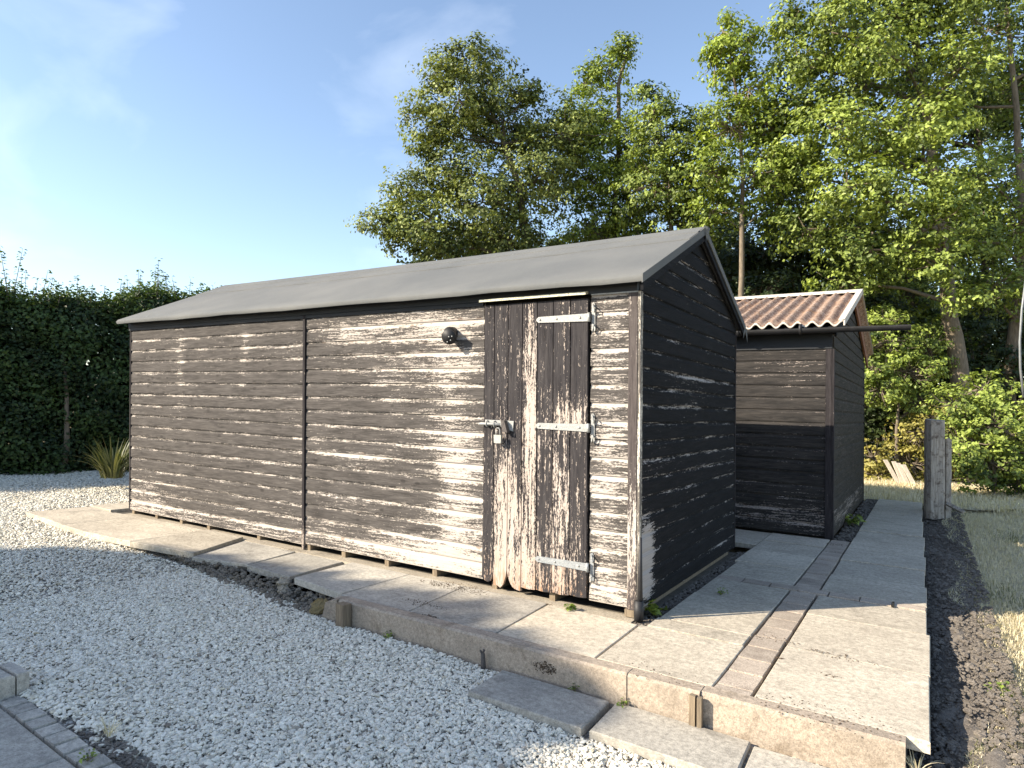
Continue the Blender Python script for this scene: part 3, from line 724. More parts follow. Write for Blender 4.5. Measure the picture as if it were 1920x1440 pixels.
# vent with a dark cowl
vent = MB(); vent.tube([(-1.490, .0, 1.875), (-1.482, -.06, 1.868), (-1.447, -.112, 1.834)], [.048, .050, .049], 20, cap=True)
vent_o = vent.build('vent', m_blackplastic, shed)
mb = MB(); mb.tube([(-1.449, -.108, 1.836), (-1.443, -.124, 1.829)], [.056, .056], 24); mb.build('vent_cowl', m_blackplastic, vent_o)
for (ax, az) in ((-.022, .018), (.018, -.022), (-.012, -.034), (.002, .004), (.030, .006)):
    mb = MB(); mb.tube([(-1.443+ax, -.1235, 1.829+az), (-1.442+ax, -.127, 1.828+az)], .0055, 6); mb.build('cowl_screw', m_galv, vent_o)

# door of vertical boards, the three left ones rotted at the foot
door = MB(); door.box(-1.178, -.344, -.010, -.002, .10, 2.06); door = door.build('door', m_dark, shed)
xs = [-1.184, -1.094, -.974, -.855, -.735, -.607, -.475, -.344]
bots = [.115, .045, .075, .055, .058, .062, .068]
for i in range(7):
    x0, x1 = xs[i]+.0035, xs[i+1]-.0035; zb = bots[i]; y0 = -.034-random.uniform(0, .003)
    low = []
    if i == 0: low = [(x1, .10), (x1-.02, .055), (x0+.04, .045), (x0+.015, .05), (x0-.012, .07)]
    elif i == 1: low = [(x1, .155), (x1-.010, .10), (x1-.028, .05), (x0+.06, .02), (x0+.03, .035), (x0, .03)]
    elif i == 2: low = [(x1, .025), (x1-.04, .03), (x0+.04, .045), (x0+.022, .075), (x0+.006, .11), (x0, .15)]
    else: low = [(x1, zb), ((x0+x1)/2, zb-.006), (x0, zb)]
    po = [(x0, 2.062), (x0, 1.2)]; 
    ring = [(x0, 2.062), (x1, 2.062), (x1, 1.1)]+low+[(x0, 1.1)]
    mb = MB(); mb.prism(ring, 'y', y0, -.012); mb.build('board', m_door, door)
# tee hinges
def hinge(z, mat, tip=-.738):
    h = MB(); y = -.038
    h.prism([(tip, z-.006), (tip+.018, z-.020), (-.345, z-.026), (-.345, z+.026), (tip+.018, z+.020), (tip, z+.006)], 'y', y-.005, y); ho = h.build('hinge', mat, door)
    h = MB(); h.tube([(-.333, y-.008, z-.030), (-.333, y-.008, z+.030)], .010, 10); h.build('knuckle', mat, ho)
    h = MB(); h.prism([(-.322, z-.088), (-.308, z-.098), (-.296, z-.085), (-.298, z+.085), (-.308, z+.10), (-.322, z+.09)], 'y', -.026, -.021)
    h.tube([(-.312, -.028, z+.085), (-.296, -.052, z+.066), (-.288, -.05, z+.045), (-.300, -.03, z+.035)], .005, 6)
    h.tube([(-.312, -.028, z-.045), (-.300, -.046, z-.055), (-.300, -.046, z-.085), (-.312, -.028, z-.095)], .006, 6); h.build('hinge_plate', mat, ho)
    for bx in (tip+.03, tip+.16, -.40):
        h = MB(); h.tube([(bx, y-.005, z), (bx, y-.010, z)], [.009, .006], 8); h.build('bolt_head', m_galv, ho)
hinge(1.935, m_galv); hinge(1.200, m_galv); hinge(.275, plain('worn_blue_grey_iron', (.26, .28, .30), (.42, .44, .45), 60, .5, .3, rust=(.14, .12, .11)))
# sliding bolt and its bracket
bo = MB(); z = 1.197; bo.tube([(-1.222, -.056, z), (-1.19, -.056, z), (-.985, -.056, z)], [.003, .011, .011], 10); bo = bo.build('slide_bolt', m_galv, door)
mb = MB(); mb.box(-1.165, -.985, -.0440, -.037, z-.012, z+.030); mb.build('bolt_plate', m_galv, bo)
mb = MB(); mb.prism([(-.988, z-.03), (-.925, z-.045), (-.918, z+.028), (-.985, z+.030)], 'y', -.046, -.037); mb.build('bolt_plate', m_galv, bo)
for bx in (-1.14, -1.075, -1.01):
    mb = MB(); mb.tube([(bx, -.038, z+.024), (bx, -.062, z+.018), (bx, -.070, z), (bx, -.062, z-.018), (bx, -.038, z-.022)], .005, 6); mb.build('staple', m_galv, bo)
mb = MB(); mb.prism([(-1.002, z+.032), (-.972, z+.03), (-.945, z-.055), (-.985, z-.05)], 'y', -.088, -.050); mb.build('hasp', m_iron_dark, bo)
pad = empty('padlock', S((-1.03, -.075, 1.10)), 'small square steel padlock hanging from the door bolt', 'padlock')
mb = MB(); a = .029; mb.prism([(-1.028-a, 1.068), (-1.028-a+.004, 1.064), (-1.028+a-.004, 1.064), (-1.028+a, 1.068), (-1.026+a, 1.122), (-1.030-a, 1.122)], 'y', -.089, -.069); mb.build('body', m_brass, pad)
mb = MB(); mb.tube([(-1.045, -.079, 1.118), (-1.045, -.079, 1.155), (-1.037, -.079, 1.172), (-1.020, -.079, 1.172), (-1.012, -.079, 1.155), (-1.012, -.079, 1.118)], .0042, 8); mb.build('shackle', m_galv, pad)

# ------------------------------------------------------------------ small shed with corrugated roof
SY0, SY1, SX0, SX1 = 3.86, 7.80, -3.2, .69
small = empty('small_shed', S((-1.25, 5.8, 0)), 'smaller dark timber shed with mossy corrugated roof behind the long shed', 'shed')
SE, SR, SRY = 2.27, 2.965, 5.83
mb = MB(); mb.prism([(SY0+.02, .0), (SY0+.02, SE-.02), (SRY, SR-.08), (SY1-.02, SE-.02), (SY1-.02, .0)], 'x', SX0+.02, SX1-.02); mb.build('wall_lining', m_dark, small)
P2 = [(o, v*1.14) for o, v in PROF]
k = 0
while .02+k*.137 < 2.14:
    z = .02+k*.137; board_x(SX0, SX1-.065, z, SY0, m_small, small, n=2, prof=P2, rag=.002); k += 1
mb = MB(); mb.box(SX0, SX1-.0, SY0-.026, SY0, 2.06, 2.26); mb.build('fascia', m_fas, small)
def sroof(z):
    s = (SR-SE)/(SRY-SY0+.12)
    if z <= SE-.02: return (SY0, SY1)
    d = (z-SE+.02)/s; return (min(SRY-.01, SY0+d), max(SRY+.01, SY1-d))
k = 0
while .02+k*.137 < SR-.2:
    board_y(SY0+.005, SY1, .02+k*.137, SX1, m_smallside, small, roof=sroof, n=1, prof=P2); k += 1
for (x0, x1, y0, y1) in ((SX1-.062, SX1-.0, SY0-.034, SY0+.0), (SX1+.0, SX1+.022, SY0-.03, SY0+.045), (SX1, SX1+.02, SY1-.02, SY1+.02)):
    mb = MB(); mb.box(x0, x1, y0, y1, .0, 2.055 if y0 < 5 else 2.2); mb.build('corner_board', m_batten, small)
mb = MB(); mb.box(SX0, SX1, SY1-.018, SY1, 0, SE-.02); mb.build('back_wall', m_smallside, small)
mb = MB(); mb.prism([(SY0, .0), (SY0, SE-.02), (SRY, SR-.08), (SY1, SE-.02), (SY1, .0)], 'x', SX0, SX0+.018); mb.build('end_wall', m_smallside, small)
def corrugated(y0, z0, y1, z1, x0, x1, name='roof'):
    per = .146; n = int((x1-x0)/per*10); mb = MB(); vs = []; rows = 8
    for j in range(rows+1):
        u = j/rows
        for i in range(n+1):
            x = x0+(x1-x0)*i/n; h = .026*math.cos(2*math.pi*(x-x1)/per)
            vs.append((x, y0+(y1-y0)*u, z0+(z1-z0)*u+h+(.004*random.random())))
    m = (n+1)*(rows+1)
    vs += [(a, b, c-.011) for a, b, c in vs]
    fs = [(j*(n+1)+i, j*(n+1)+i+1, (j+1)*(n+1)+i+1, (j+1)*(n+1)+i) for j in range(rows) for i in range(n)]
    fs += [tuple(q+m for q in f) for f in fs]
    fs += [(i, i+1, i+1+m, i+m) for i in range(n)]+[(j*(n+1)+n, (j+1)*(n+1)+n, (j+1)*(n+1)+n+m, j*(n+1)+n+m) for j in range(rows)]
    mb.add(vs, fs, None, True); return mb.build(name, m_corr, small)
corrugated(SY0-.17, SE+.045, SRY, SR+.02, SX0-.1, SX1+.115)
corrugated(SY1+.17, SE+.045, SRY+.01, SR+.02, SX0-.1, SX1+.115)
# pale cut edge of the sheets at the eave, wavy
mb = MB(); per = .146; x0, x1 = SX0-.1, SX1+.115; n = int((x1-x0)/per*12); vs = []
for i in range(n+1):
    x = x0+(x1-x0)*i/n; h = .026*math.cos(2*math.pi*(x-x1)/per)
    for dy, dz in ((-.006, .006), (-.006, -.016), (.008, -.016), (.012, .008)): vs.append((x, SY0-.17+dy, SE+.045+h+dz))
mb.add(vs, [(i*4+k, i*4+(k+1) % 4, i*4+4+(k+1) % 4, i*4+4+k) for i in range(n) for k in range(4)], None, True); mb.build('sheet_edge', m_white, small)
def slopebox(y0, z0, y1, z1, x0, x1, h0, h1, mat, name):
    mb = MB(); vs = [(x, y, z+h) for x in (x0, x1) for (y, z, h) in ((y0, z0, h1), (y1, z1, h1), (y1, z1, h0), (y0, z0, h0))]
    mb.add(vs, [(0, 1, 2, 3), (7, 6, 5, 4), (0, 4, 5, 1), (1, 5, 6, 2), (2, 6, 7, 3), (3, 7, 4, 0)]); return mb.build(name, mat, small)
slopebox(SY0-.176, SE+.045, SRY, SR+.02, SX1+.075, SX1+.135, .026, .036, m_white, 'verge_trim')
slopebox(SY0-.176, SE+.045, SRY, SR+.02, SX1+.122, SX1+.137, -.03, .041, m_white, 'verge_trim')
slopebox(SY1+.176, SE+.045, SRY, SR+.02, SX1+.075, SX1+.135, .026, .036, m_white, 'verge_trim')
mb = MB(); mb.prism([(SRY-.10, SR+.005), (SRY-.09, SR+.022), (SRY, SR+.062), (SRY+.1, SR+.022), (SRY+.09, SR+.003), (SRY, SR+.045)], 'x', SX0-.1, SX1+.14); mb.build('ridge_cap', m_white, small)
slopebox(SRY, SR-.03, SY1+.2, SE-.03, SX1+.03, SX1+.055, -.11, .03, plain('red_brown_barge', (.16, .07, .035), (.28, .13, .07), 12, .8), 'barge_board')
slopebox(SY0-.1, SE-.02, SRY, SR-.03, SX1+.03, SX1+.05, -.07, .02, m_trim, 'barge_board')
# gutter, much too long, poking out past the wall
mb = MB(); gy = SY0-.19; n = 10; vs = []; gx0, gx1 = SX0, 1.42
prof = [(gy+.052*math.cos(a), 2.262+.052*math.sin(a)) for a in [math.pi+math.pi*i/n for i in range(n+1)]]
prof += [(gy+.047*math.cos(a), 2.262+.047*math.sin(a)) for a in [2*math.pi-math.pi*i/n for i in range(n+1)]]
mb.prism(prof, 'x', gx0, gx1); g = mb.build('gutter', m_blackplastic, small)
for x in (.40, -.25): mb = MB(); mb.tube([(x-.012, gy, 2.258), (x+.012, gy, 2.258)], .059, 14); mb.build('gutter_joint', m_blackplastic, g)
mb = MB(); mb.box(-.6, .72, gy+.05, SY0-.026, 2.225, 2.285); mb.build('gutter_board', m_trim, small)

# ------------------------------------------------------------------ patio corner, block and brick edging at bottom left
patio = empty('patio', S((-2.5, -3.0, gz(-2.5))), None); patio = None
mb = MB(); 
dU = Vector((1, -.05, 0)).normalized()                   # direction of the brick edging, to the right and near
E0 = Vector((-2.09, -2.595, 0)); nrm = Vector((dU.y, -dU.x, 0))  # nrm: towards the gravel? flipped below
if nrm.y < 0: nrm = -nrm
pb = -.122
def quad(p, u, v, a, b):                                   # local rectangle corner list
    p = Vector(p); return [(p+u*a[0]+v*b[0])[:2], (p+u*a[1]+v*b[0])[:2], (p+u*a[1]+v*b[1])[:2], (p+u*a[0]+v*b[1])[:2]]
q = quad(E0, dU, nrm, (.0, 2.0), (-2.2, .01)); mb = MB()
mb.add([(x, y, pb-.03) for x, y in q]+[(x, y, pb-.14) for x, y in q], [(0, 1, 2, 3), (7, 6, 5, 4), (0, 4, 5, 1), (1, 5, 6, 2), (2, 6, 7, 3), (3, 7, 4, 0)])
patio = mb.build('patio', m_mortar, kind='structure')
for k in range(14):
    mb = MB(); slab(mb, quad(E0, dU, nrm, (.01+k*.106, .100+k*.106), (-.092, .0)), pb+random.uniform(-.003, .003), .06, ch=.012); mb.build('brick', m_slab2, patio)
for a in (.01, .775): 
    mb = MB(); slab(mb, quad(E0, dU, nrm, (a, a+.755), (-.86, -.106)), pb+.002, .05, ch=.006); mb.build('paving_slab', m_slab2, patio)
for a in (.01, .775):
    mb = MB(); slab(mb, quad(E0, dU, nrm, (a, a+.755), (-1.60, -.87)), pb+.001, .05, ch=.006); mb.build('paving_slab', m_slab2, patio)
for (y0, y1, lab) in ((-3.5, -2.607, 'long grey kerb block at the left edge between gravel and patio'), (-2.602, -2.55, 'thin end piece of the kerb block beside the gravel')):
    mb = MB(); slab(mb, rect(-2.31, -2.112, y0, y1), -.028, .16, ch=.010); tag(mb.build('kerb_block', m_slab2), lab, 'kerb block')

# ------------------------------------------------------------------ stakes, post, planks, pole
mb = MB(); mb.prism([(-1.70, -.975), (-1.625, -.985), (-1.618, -.915), (-1.695, -.91)], 'z', -.30, .005); tag(mb.build('wooden_stake', m_stake), 'square weathered wooden peg driven in at the left end of the kerb', 'stake')
st = empty('split_stake', S((.66, -.93, -.25)), 'split decaying wooden stake standing against the kerb at a joint', 'stake')
mb = MB(); mb.prism([(.625, -.93), (.655, -.935), (.652, -.905), (.628, -.905)], 'z', -.17, -.008); mb.build('left_half', m_stake, st)
mb = MB(); mb.prism([(.664, -.935), (.684, -.93), (.684, -.905), (.662, -.905)], 'z', -.17, -.012); mb.build('right_half', m_stake, st)
mb = MB(); mb.tube([(-.545, -.945, -.20), (-.542, -.948, -.12), (-.548, -.945, -.075), (-.535, -.95, -.05)], [.016, .014, .012, .008], 7)
mb.tube([(-.548, -.945, -.08), (-.562, -.95, -.055)], [.008, .005], 6); tag(mb.build('metal_peg', m_iron_dark), 'small dark mossy metal peg in front of the kerb face', 'peg')
mb = MB(); mb.box(-.0, .0, 0, 0, 0, 0) if False else None
mb = MB(); mb.box(1.362, 1.374, 1.315, 1.43, .001, .016); tag(mb.build('slate_chip', m_dark), 'small black chip standing on the path at the brick band', 'chip')

post = empty('gate_post', at(1766, 962, 9.4), 'old split timber gate post standing where the lawn meets the path', 'post')
def post_piece(px0, px1, py0, py1, D, dep, name, seed):
    random.seed(seed); a, b_ = at(px0, py1, D), at(px1, py1, D); top = at(px0, py0, D).z; n = 8; mb = MB(False); vs = []; fs = []
    u = (b_-a); u.z = 0; W = u.length; u.normalize(); v = Vector((-u.y, u.x, 0)); ns = 10
    for i in range(n+1):
        z = a.z-.12+(top-a.z+.12)*i/n
        for k in range(ns):
            t_ = 2*math.pi*k/ns; rr = 1+random.uniform(-.05, .05)-(.16 if k == 7 else 0)
            cx_, cy_ = math.copysign(abs(math.cos(t_))**.55, math.cos(t_)), math.copysign(abs(math.sin(t_))**.55, math.sin(t_))
            p = a+u*(W/2+W/2*cx_*rr)+v*(dep/2+dep/2*cy_*rr); vs.append((p.x, p.y, z+(random.uniform(-.012, .012) if i < n else random.uniform(-.03, .01))))
    fs = [(i*ns+k, i*ns+(k+1) % ns, (i+1)*ns+(k+1) % ns, (i+1)*ns+k) for i in range(n) for k in range(ns)]+[tuple(n*ns+k for k in range(ns))]
    mb.add(vs, fs); return mb.build(name, m_oldwood, post)
post_piece(1746, 1775, 786, 958, 9.4, .22, 'post', 3)
post_piece(1774, 1785, 822, 962, 9.5, .08, 'splinter', 4)
p0 = at(1790, 955, 9.2); mb = MB(False); mb.tube([p0+Vector((-.08, .1, .06)), p0+Vector((.10, -.06, -.02))], [.035, .03], 5, smooth=False); tag(mb.build('wood_offcut', m_oldwood), 'short grey timber offcut lying at the foot of the gate post', 'offcut')
random.seed(11)
for i, (xa, xb) in enumerate(((1686, 1660), (1694, 1676), (1703, 1684), (1714, 1694))):
    D = 13.9-.1*i; lo = at(xa, 908, D); hi = at(xb, 862+3*i, D+.25); mb = MB(False)
    dv = (hi-lo).normalized(); sd = Vector((RT.x, RT.y, 0)).normalized()*.045; th = Vector((FW.x, FW.y, 0))*.02
    vs = [p+s*sd+t_*th for p in (lo, hi) for (s, t_) in ((-1, 0), (1, 0), (1, 1), (-1, 1))]
    mb.add([tuple(v_) for v_ in vs], [(0, 1, 2, 3), (7, 6, 5, 4), (0, 4, 5, 1), (1, 5, 6, 2), (2, 6, 7, 3), (3, 7, 4, 0)])
    tag(mb.build('plank', m_plank), 'bleached plank leaning against the yellow shrub, %s' % ('leftmost of the four', 'second from the left', 'second from the right', 'rightmost of the four')[i], 'plank', 'planks leaning in the undergrowth')
mb = MB(False); mb.tube([at(1919, 745, 9), at(1913, 690, 9), at(1912, 640, 9), at(1916, 580, 9), at(1924, 520, 9)], .014, 8)
tag(mb.build('grey_pole', m_grey), 'thin curved grey pole at the right edge in front of the trees', 'pole')

# ------------------------------------------------------------------ vegetation
def leafmesh(name, C, Nn, size, tint, mat, parent=None, aspect=.62, **k):
    """kite shaped, slightly folded leaves at C with normals Nn"""
    n = len(C); Nn = Nn/np.linalg.norm(Nn, axis=1, keepdims=True)
    r = RNG.normal(size=(n, 3)); U = np.cross(Nn, r); U /= np.linalg.norm(U, axis=1, keepdims=True); W = np.cross(Nn, U)
    s = size[:, None]
    V = np.stack([C-U*s*.5, C+W*s*aspect*.5+Nn*s*.10-U*s*.05, C+U*s*.5-Nn*s*.08, C-W*s*aspect*.5+Nn*s*.10-U*s*.05], 1).reshape(-1, 3)
    b = np.arange(n)*4; F = np.concatenate([np.stack([b, b+1, b+2], 1), np.stack([b, b+2, b+3], 1)])
    return link(name, npmesh(name, V, F, {'tint': np.repeat(np.clip(tint, 0, 1), 4)}), mat, parent, **k)
def unit(n):
    v = RNG.normal(size=(n, 3)); return v/np.linalg.norm(v, axis=1, keepdims=True)
LM = 12
def lobes_to_leaves(lobes, per_m2, lsize, clus=.26, cl_leaves=26, droop=.55):
    Cs, Ns, Ts, CC = [], [], [], []
    for (c, r, tb, shell) in lobes:
        c = np.array(c); r = np.array(r); area = (r[0]*r[2]+r[0]*r[1]+r[1]*r[2])*4/3
        nc = max(3, int(area*per_m2*LM/cl_leaves)); d = unit(nc)
        rad = shell+(1-shell)*RNG.random(nc)**.6
        rad *= 1+.22*np.sin(d[:, 0]*7+c[0]*3)*np.sin(d[:, 2]*6+c[1])+RNG.normal(0, .07, nc)
        cc = c+d*r*rad[:, None]; CC.append(cc)
        ct = tb+RNG.normal(0, .26, nc); m = RNG.integers(int(cl_leaves*.4), int(cl_leaves*1.6), nc)
        idx = np.repeat(np.arange(nc), m); N_ = len(idx); csz = RNG.uniform(.6, 1.35, nc)[idx]
        off = unit(N_)*(RNG.random(N_)**.45)[:, None]*np.array([clus, clus, clus*droop])*csz[:, None]
        Cs.append(cc[idx]+off)
        out = d[idx]*.75+np.array([0, 0, .55])+off/clus*.55+RNG.normal(0, .42, (N_, 3)); Ns.append(out)
        Ts.append(ct[idx]+RNG.normal(0, .15, N_))
    C = np.concatenate(Cs); return C, np.concatenate(Ns), RNG.uniform(.65, 1.25, len(C))*lsize, np.concatenate(Ts), np.concatenate(CC)
def tree(name, label, lobes_px, D, trunk, mat, bark, group, per=62, lsize=.104, trad=.16, cat='tree', dep=None, shell=.35, clus=.26, base_z=None, cl=26):
    """lobes_px: (px, py, rx, ry, ddepth, tint); trunk: pixel polyline from the foot up"""
    foot = at(trunk[0][0], trunk[0][1], D); gzv = -.3+SA*foot.x+SB*foot.y
    e = empty(name, (foot.x, foot.y, gzv), label, cat, group)
    T = [Vector((foot.x, foot.y, gzv-.1))]+[at(x, y, D+(q[0] if q else 0)) for (x, y, *q) in trunk]
    n = len(T); mb = MB(False)
    # smooth the trunk a little
    pts = []; 
    for i in range(n-1):
        for k in range(3): pts.append(T[i].lerp(T[i+1], k/3)+Vector((random.uniform(-1, 1), random.uniform(-1, 1), 0))*trad*.10)
    pts.append(T[-1]); rr = [trad*(1-.75*i/len(pts))*(1.25 if i == 0 else 1) for i in range(len(pts))]
    mb.tube(pts, rr, 10); mb.build('trunk', bark, e)
    L3 = []
    for (px, py, rx, ry, dd, tb) in lobes_px:
        c = at(px, py, D+dd); k = (D+dd)/F_PX; L3.append((tuple(c), (rx*k, (dep or (rx+ry)/2)*k, ry*k), tb, shell))
    C, N_, sz, tn, CC = lobes_to_leaves(L3, per, lsize, clus, cl)
    # limbs: from the trunk out to each lobe, then to some of its leaf clusters
    lb = MB(False); j = 0
    for (c, r, tb, s_) in L3:
        c = Vector(c); best = min(pts, key=lambda p: (p-c).length+max(0, (p.z-c.z+.3))*2.0)
        mid = best.lerp(c, .5)+Vector((random.uniform(-.2, .2), random.uniform(-.2, .2), random.uniform(-.1, .3)))
        rb = max(.02, trad*.36*min(1, max(r)/1.4)); lb.tube([best, mid, c, c+Vector((random.uniform(-.3, .3), 0, r[2]*.6))], [rb, rb*.7, rb*.45, rb*.15], 6)
    sel = RNG.choice(len(CC), min(len(CC), 260), replace=False)
    LC = [Vector(l[0]) for l in L3]
    for i in sel:
        p = Vector(CC[i]); c = min(LC, key=lambda q: (q-p).length); st_ = c.lerp(p, .15)
        md_ = st_.lerp(p, .55)+Vector((0, 0, -.08)); lb.tube([st_, md_, p], [.016, .010, .004], 4, cap=False)
    lb.build('limbs', bark, e)
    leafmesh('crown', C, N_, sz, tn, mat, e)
    return e, len(C)
tot = 0
G = 'trees behind the sheds'
# A: broad olive-green tree above the long roof
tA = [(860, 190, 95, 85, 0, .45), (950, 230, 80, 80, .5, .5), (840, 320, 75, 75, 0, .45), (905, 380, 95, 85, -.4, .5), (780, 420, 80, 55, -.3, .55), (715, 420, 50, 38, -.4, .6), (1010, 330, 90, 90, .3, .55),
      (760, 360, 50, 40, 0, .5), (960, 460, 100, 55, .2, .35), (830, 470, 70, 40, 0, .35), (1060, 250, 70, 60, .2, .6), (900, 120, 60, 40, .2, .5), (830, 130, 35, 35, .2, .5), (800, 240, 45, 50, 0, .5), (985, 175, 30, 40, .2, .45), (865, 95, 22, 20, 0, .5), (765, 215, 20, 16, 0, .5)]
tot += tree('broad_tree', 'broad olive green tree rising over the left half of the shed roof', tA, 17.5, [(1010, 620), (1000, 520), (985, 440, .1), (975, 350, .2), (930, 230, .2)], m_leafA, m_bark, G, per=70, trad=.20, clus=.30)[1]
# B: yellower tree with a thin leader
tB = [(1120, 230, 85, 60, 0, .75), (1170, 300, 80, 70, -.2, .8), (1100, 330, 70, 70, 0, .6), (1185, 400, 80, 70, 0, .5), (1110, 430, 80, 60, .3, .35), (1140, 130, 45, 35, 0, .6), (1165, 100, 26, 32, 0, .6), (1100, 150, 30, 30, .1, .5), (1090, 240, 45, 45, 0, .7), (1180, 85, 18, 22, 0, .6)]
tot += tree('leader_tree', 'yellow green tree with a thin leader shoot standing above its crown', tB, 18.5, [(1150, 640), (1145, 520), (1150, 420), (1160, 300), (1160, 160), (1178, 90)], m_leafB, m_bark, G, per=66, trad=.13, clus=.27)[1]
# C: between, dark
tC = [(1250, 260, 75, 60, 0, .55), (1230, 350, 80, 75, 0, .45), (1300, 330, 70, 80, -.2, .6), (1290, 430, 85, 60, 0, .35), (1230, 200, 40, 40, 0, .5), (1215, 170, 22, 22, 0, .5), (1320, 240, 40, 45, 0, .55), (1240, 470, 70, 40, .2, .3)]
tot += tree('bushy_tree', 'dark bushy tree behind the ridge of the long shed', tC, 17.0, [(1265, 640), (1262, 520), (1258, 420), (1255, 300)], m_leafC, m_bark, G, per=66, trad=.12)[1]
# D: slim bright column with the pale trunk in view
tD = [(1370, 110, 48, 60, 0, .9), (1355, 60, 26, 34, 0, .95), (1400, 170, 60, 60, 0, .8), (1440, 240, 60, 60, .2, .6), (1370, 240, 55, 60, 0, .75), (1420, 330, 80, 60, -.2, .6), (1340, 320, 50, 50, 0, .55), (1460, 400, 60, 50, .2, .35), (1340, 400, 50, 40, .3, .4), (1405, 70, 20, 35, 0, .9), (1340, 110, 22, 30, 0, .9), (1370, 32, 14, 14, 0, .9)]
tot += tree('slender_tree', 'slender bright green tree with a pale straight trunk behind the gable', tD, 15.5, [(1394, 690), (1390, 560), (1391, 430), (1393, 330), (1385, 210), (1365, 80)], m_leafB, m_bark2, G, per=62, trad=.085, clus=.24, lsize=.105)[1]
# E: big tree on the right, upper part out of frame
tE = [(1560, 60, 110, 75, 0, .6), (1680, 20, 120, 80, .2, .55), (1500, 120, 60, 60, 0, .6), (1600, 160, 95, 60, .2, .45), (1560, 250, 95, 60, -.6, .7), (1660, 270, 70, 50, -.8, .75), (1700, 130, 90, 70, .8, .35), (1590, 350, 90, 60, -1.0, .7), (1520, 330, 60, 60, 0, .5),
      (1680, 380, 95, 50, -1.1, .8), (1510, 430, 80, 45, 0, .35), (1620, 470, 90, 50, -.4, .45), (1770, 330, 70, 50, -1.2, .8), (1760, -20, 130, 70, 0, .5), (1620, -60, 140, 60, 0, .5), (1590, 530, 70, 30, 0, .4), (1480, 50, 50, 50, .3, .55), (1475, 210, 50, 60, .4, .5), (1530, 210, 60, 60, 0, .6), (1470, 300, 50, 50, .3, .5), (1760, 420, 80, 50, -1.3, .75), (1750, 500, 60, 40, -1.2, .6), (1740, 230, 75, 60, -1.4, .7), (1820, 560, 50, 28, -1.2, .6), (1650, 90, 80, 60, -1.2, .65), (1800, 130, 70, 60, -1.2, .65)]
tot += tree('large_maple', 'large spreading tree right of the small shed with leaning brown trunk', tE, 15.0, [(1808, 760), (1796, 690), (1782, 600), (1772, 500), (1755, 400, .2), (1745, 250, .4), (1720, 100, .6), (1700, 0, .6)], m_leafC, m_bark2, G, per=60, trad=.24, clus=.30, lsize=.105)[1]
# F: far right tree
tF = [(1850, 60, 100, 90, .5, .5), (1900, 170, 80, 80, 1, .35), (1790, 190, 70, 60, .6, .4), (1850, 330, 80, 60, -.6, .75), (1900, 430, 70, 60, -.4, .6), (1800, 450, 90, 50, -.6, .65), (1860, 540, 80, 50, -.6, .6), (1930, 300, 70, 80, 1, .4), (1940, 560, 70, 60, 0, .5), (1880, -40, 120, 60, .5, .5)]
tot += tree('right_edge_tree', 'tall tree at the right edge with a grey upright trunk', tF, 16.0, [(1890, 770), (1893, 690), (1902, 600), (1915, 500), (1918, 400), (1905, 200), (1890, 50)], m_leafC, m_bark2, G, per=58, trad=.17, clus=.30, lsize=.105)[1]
# G..: darker trees further back, filling the wood
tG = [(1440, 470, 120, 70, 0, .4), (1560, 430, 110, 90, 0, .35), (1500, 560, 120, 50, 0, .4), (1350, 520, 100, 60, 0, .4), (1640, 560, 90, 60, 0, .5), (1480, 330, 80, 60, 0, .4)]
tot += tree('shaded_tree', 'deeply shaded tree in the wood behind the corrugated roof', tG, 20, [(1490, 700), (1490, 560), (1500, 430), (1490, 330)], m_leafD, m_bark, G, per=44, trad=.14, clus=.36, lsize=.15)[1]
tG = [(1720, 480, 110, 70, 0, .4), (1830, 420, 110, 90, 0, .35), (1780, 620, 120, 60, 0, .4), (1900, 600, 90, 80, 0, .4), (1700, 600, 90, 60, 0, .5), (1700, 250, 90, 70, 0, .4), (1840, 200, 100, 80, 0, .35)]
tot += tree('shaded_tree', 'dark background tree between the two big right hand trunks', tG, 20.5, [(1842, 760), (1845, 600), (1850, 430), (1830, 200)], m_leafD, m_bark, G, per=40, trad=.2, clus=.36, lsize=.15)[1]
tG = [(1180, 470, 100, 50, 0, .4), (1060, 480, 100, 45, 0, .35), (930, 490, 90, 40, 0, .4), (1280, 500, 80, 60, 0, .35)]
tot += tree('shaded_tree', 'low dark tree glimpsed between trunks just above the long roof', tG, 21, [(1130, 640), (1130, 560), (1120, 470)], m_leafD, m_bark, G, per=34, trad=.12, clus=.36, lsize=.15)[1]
for (px, lab) in ((1640, 'thin upright trunk tree left of the leaning trunk'), (1700, 'narrow dark trunk tree deep in the wood right of the gutter')):
    tG = [(px, 560, 60, 50, 0, .5), (px+20, 640, 70, 50, .3, .45), (px-20, 480, 60, 50, 0, .4)]
    tot += tree('understorey_tree', lab, tG, 17.5 if px < 1690 else 18.5, [(px+10, 760), (px+5, 650), (px, 520), (px-5, 420)], m_leafC, m_bark, G, per=50, trad=.07, clus=.3, lsize=.12)[1]
# shrubs at the end of the garden
GS = 'shrubs at the end of the garden'
def shrub(name, label, lob, D, mat, per=85, lsize=.085, clus=.17, stem=True):
    xs_ = [l[0] for l in lob]; foot = (sum(xs_)/len(xs_), max(l[1]+l[3] for l in lob))
    return tree(name, label, lob, D, [(foot[0], foot[1]+5), (foot[0]+4, foot[1]-40), (foot[0], foot[1]-75)], mat, m_bark, GS, per=per, lsize=lsize, trad=.045, cat='shrub', shell=.55, clus=clus, cl=22)[1]
tot += shrub('hazel_shrub', 'tall mid green shrub beside the back corner of the small shed', [(1665, 640, 55, 60, 0, .7), (1700, 700, 65, 55, 0, .75), (1650, 730, 45, 40, 0, .7), (1640, 690, 30, 50, 0, .7), (1740, 650, 45, 60, .3, .6), (1720, 760, 50, 40, .2, .65), (1655, 600, 40, 30, .2, .6)], 14.8, m_leafC)
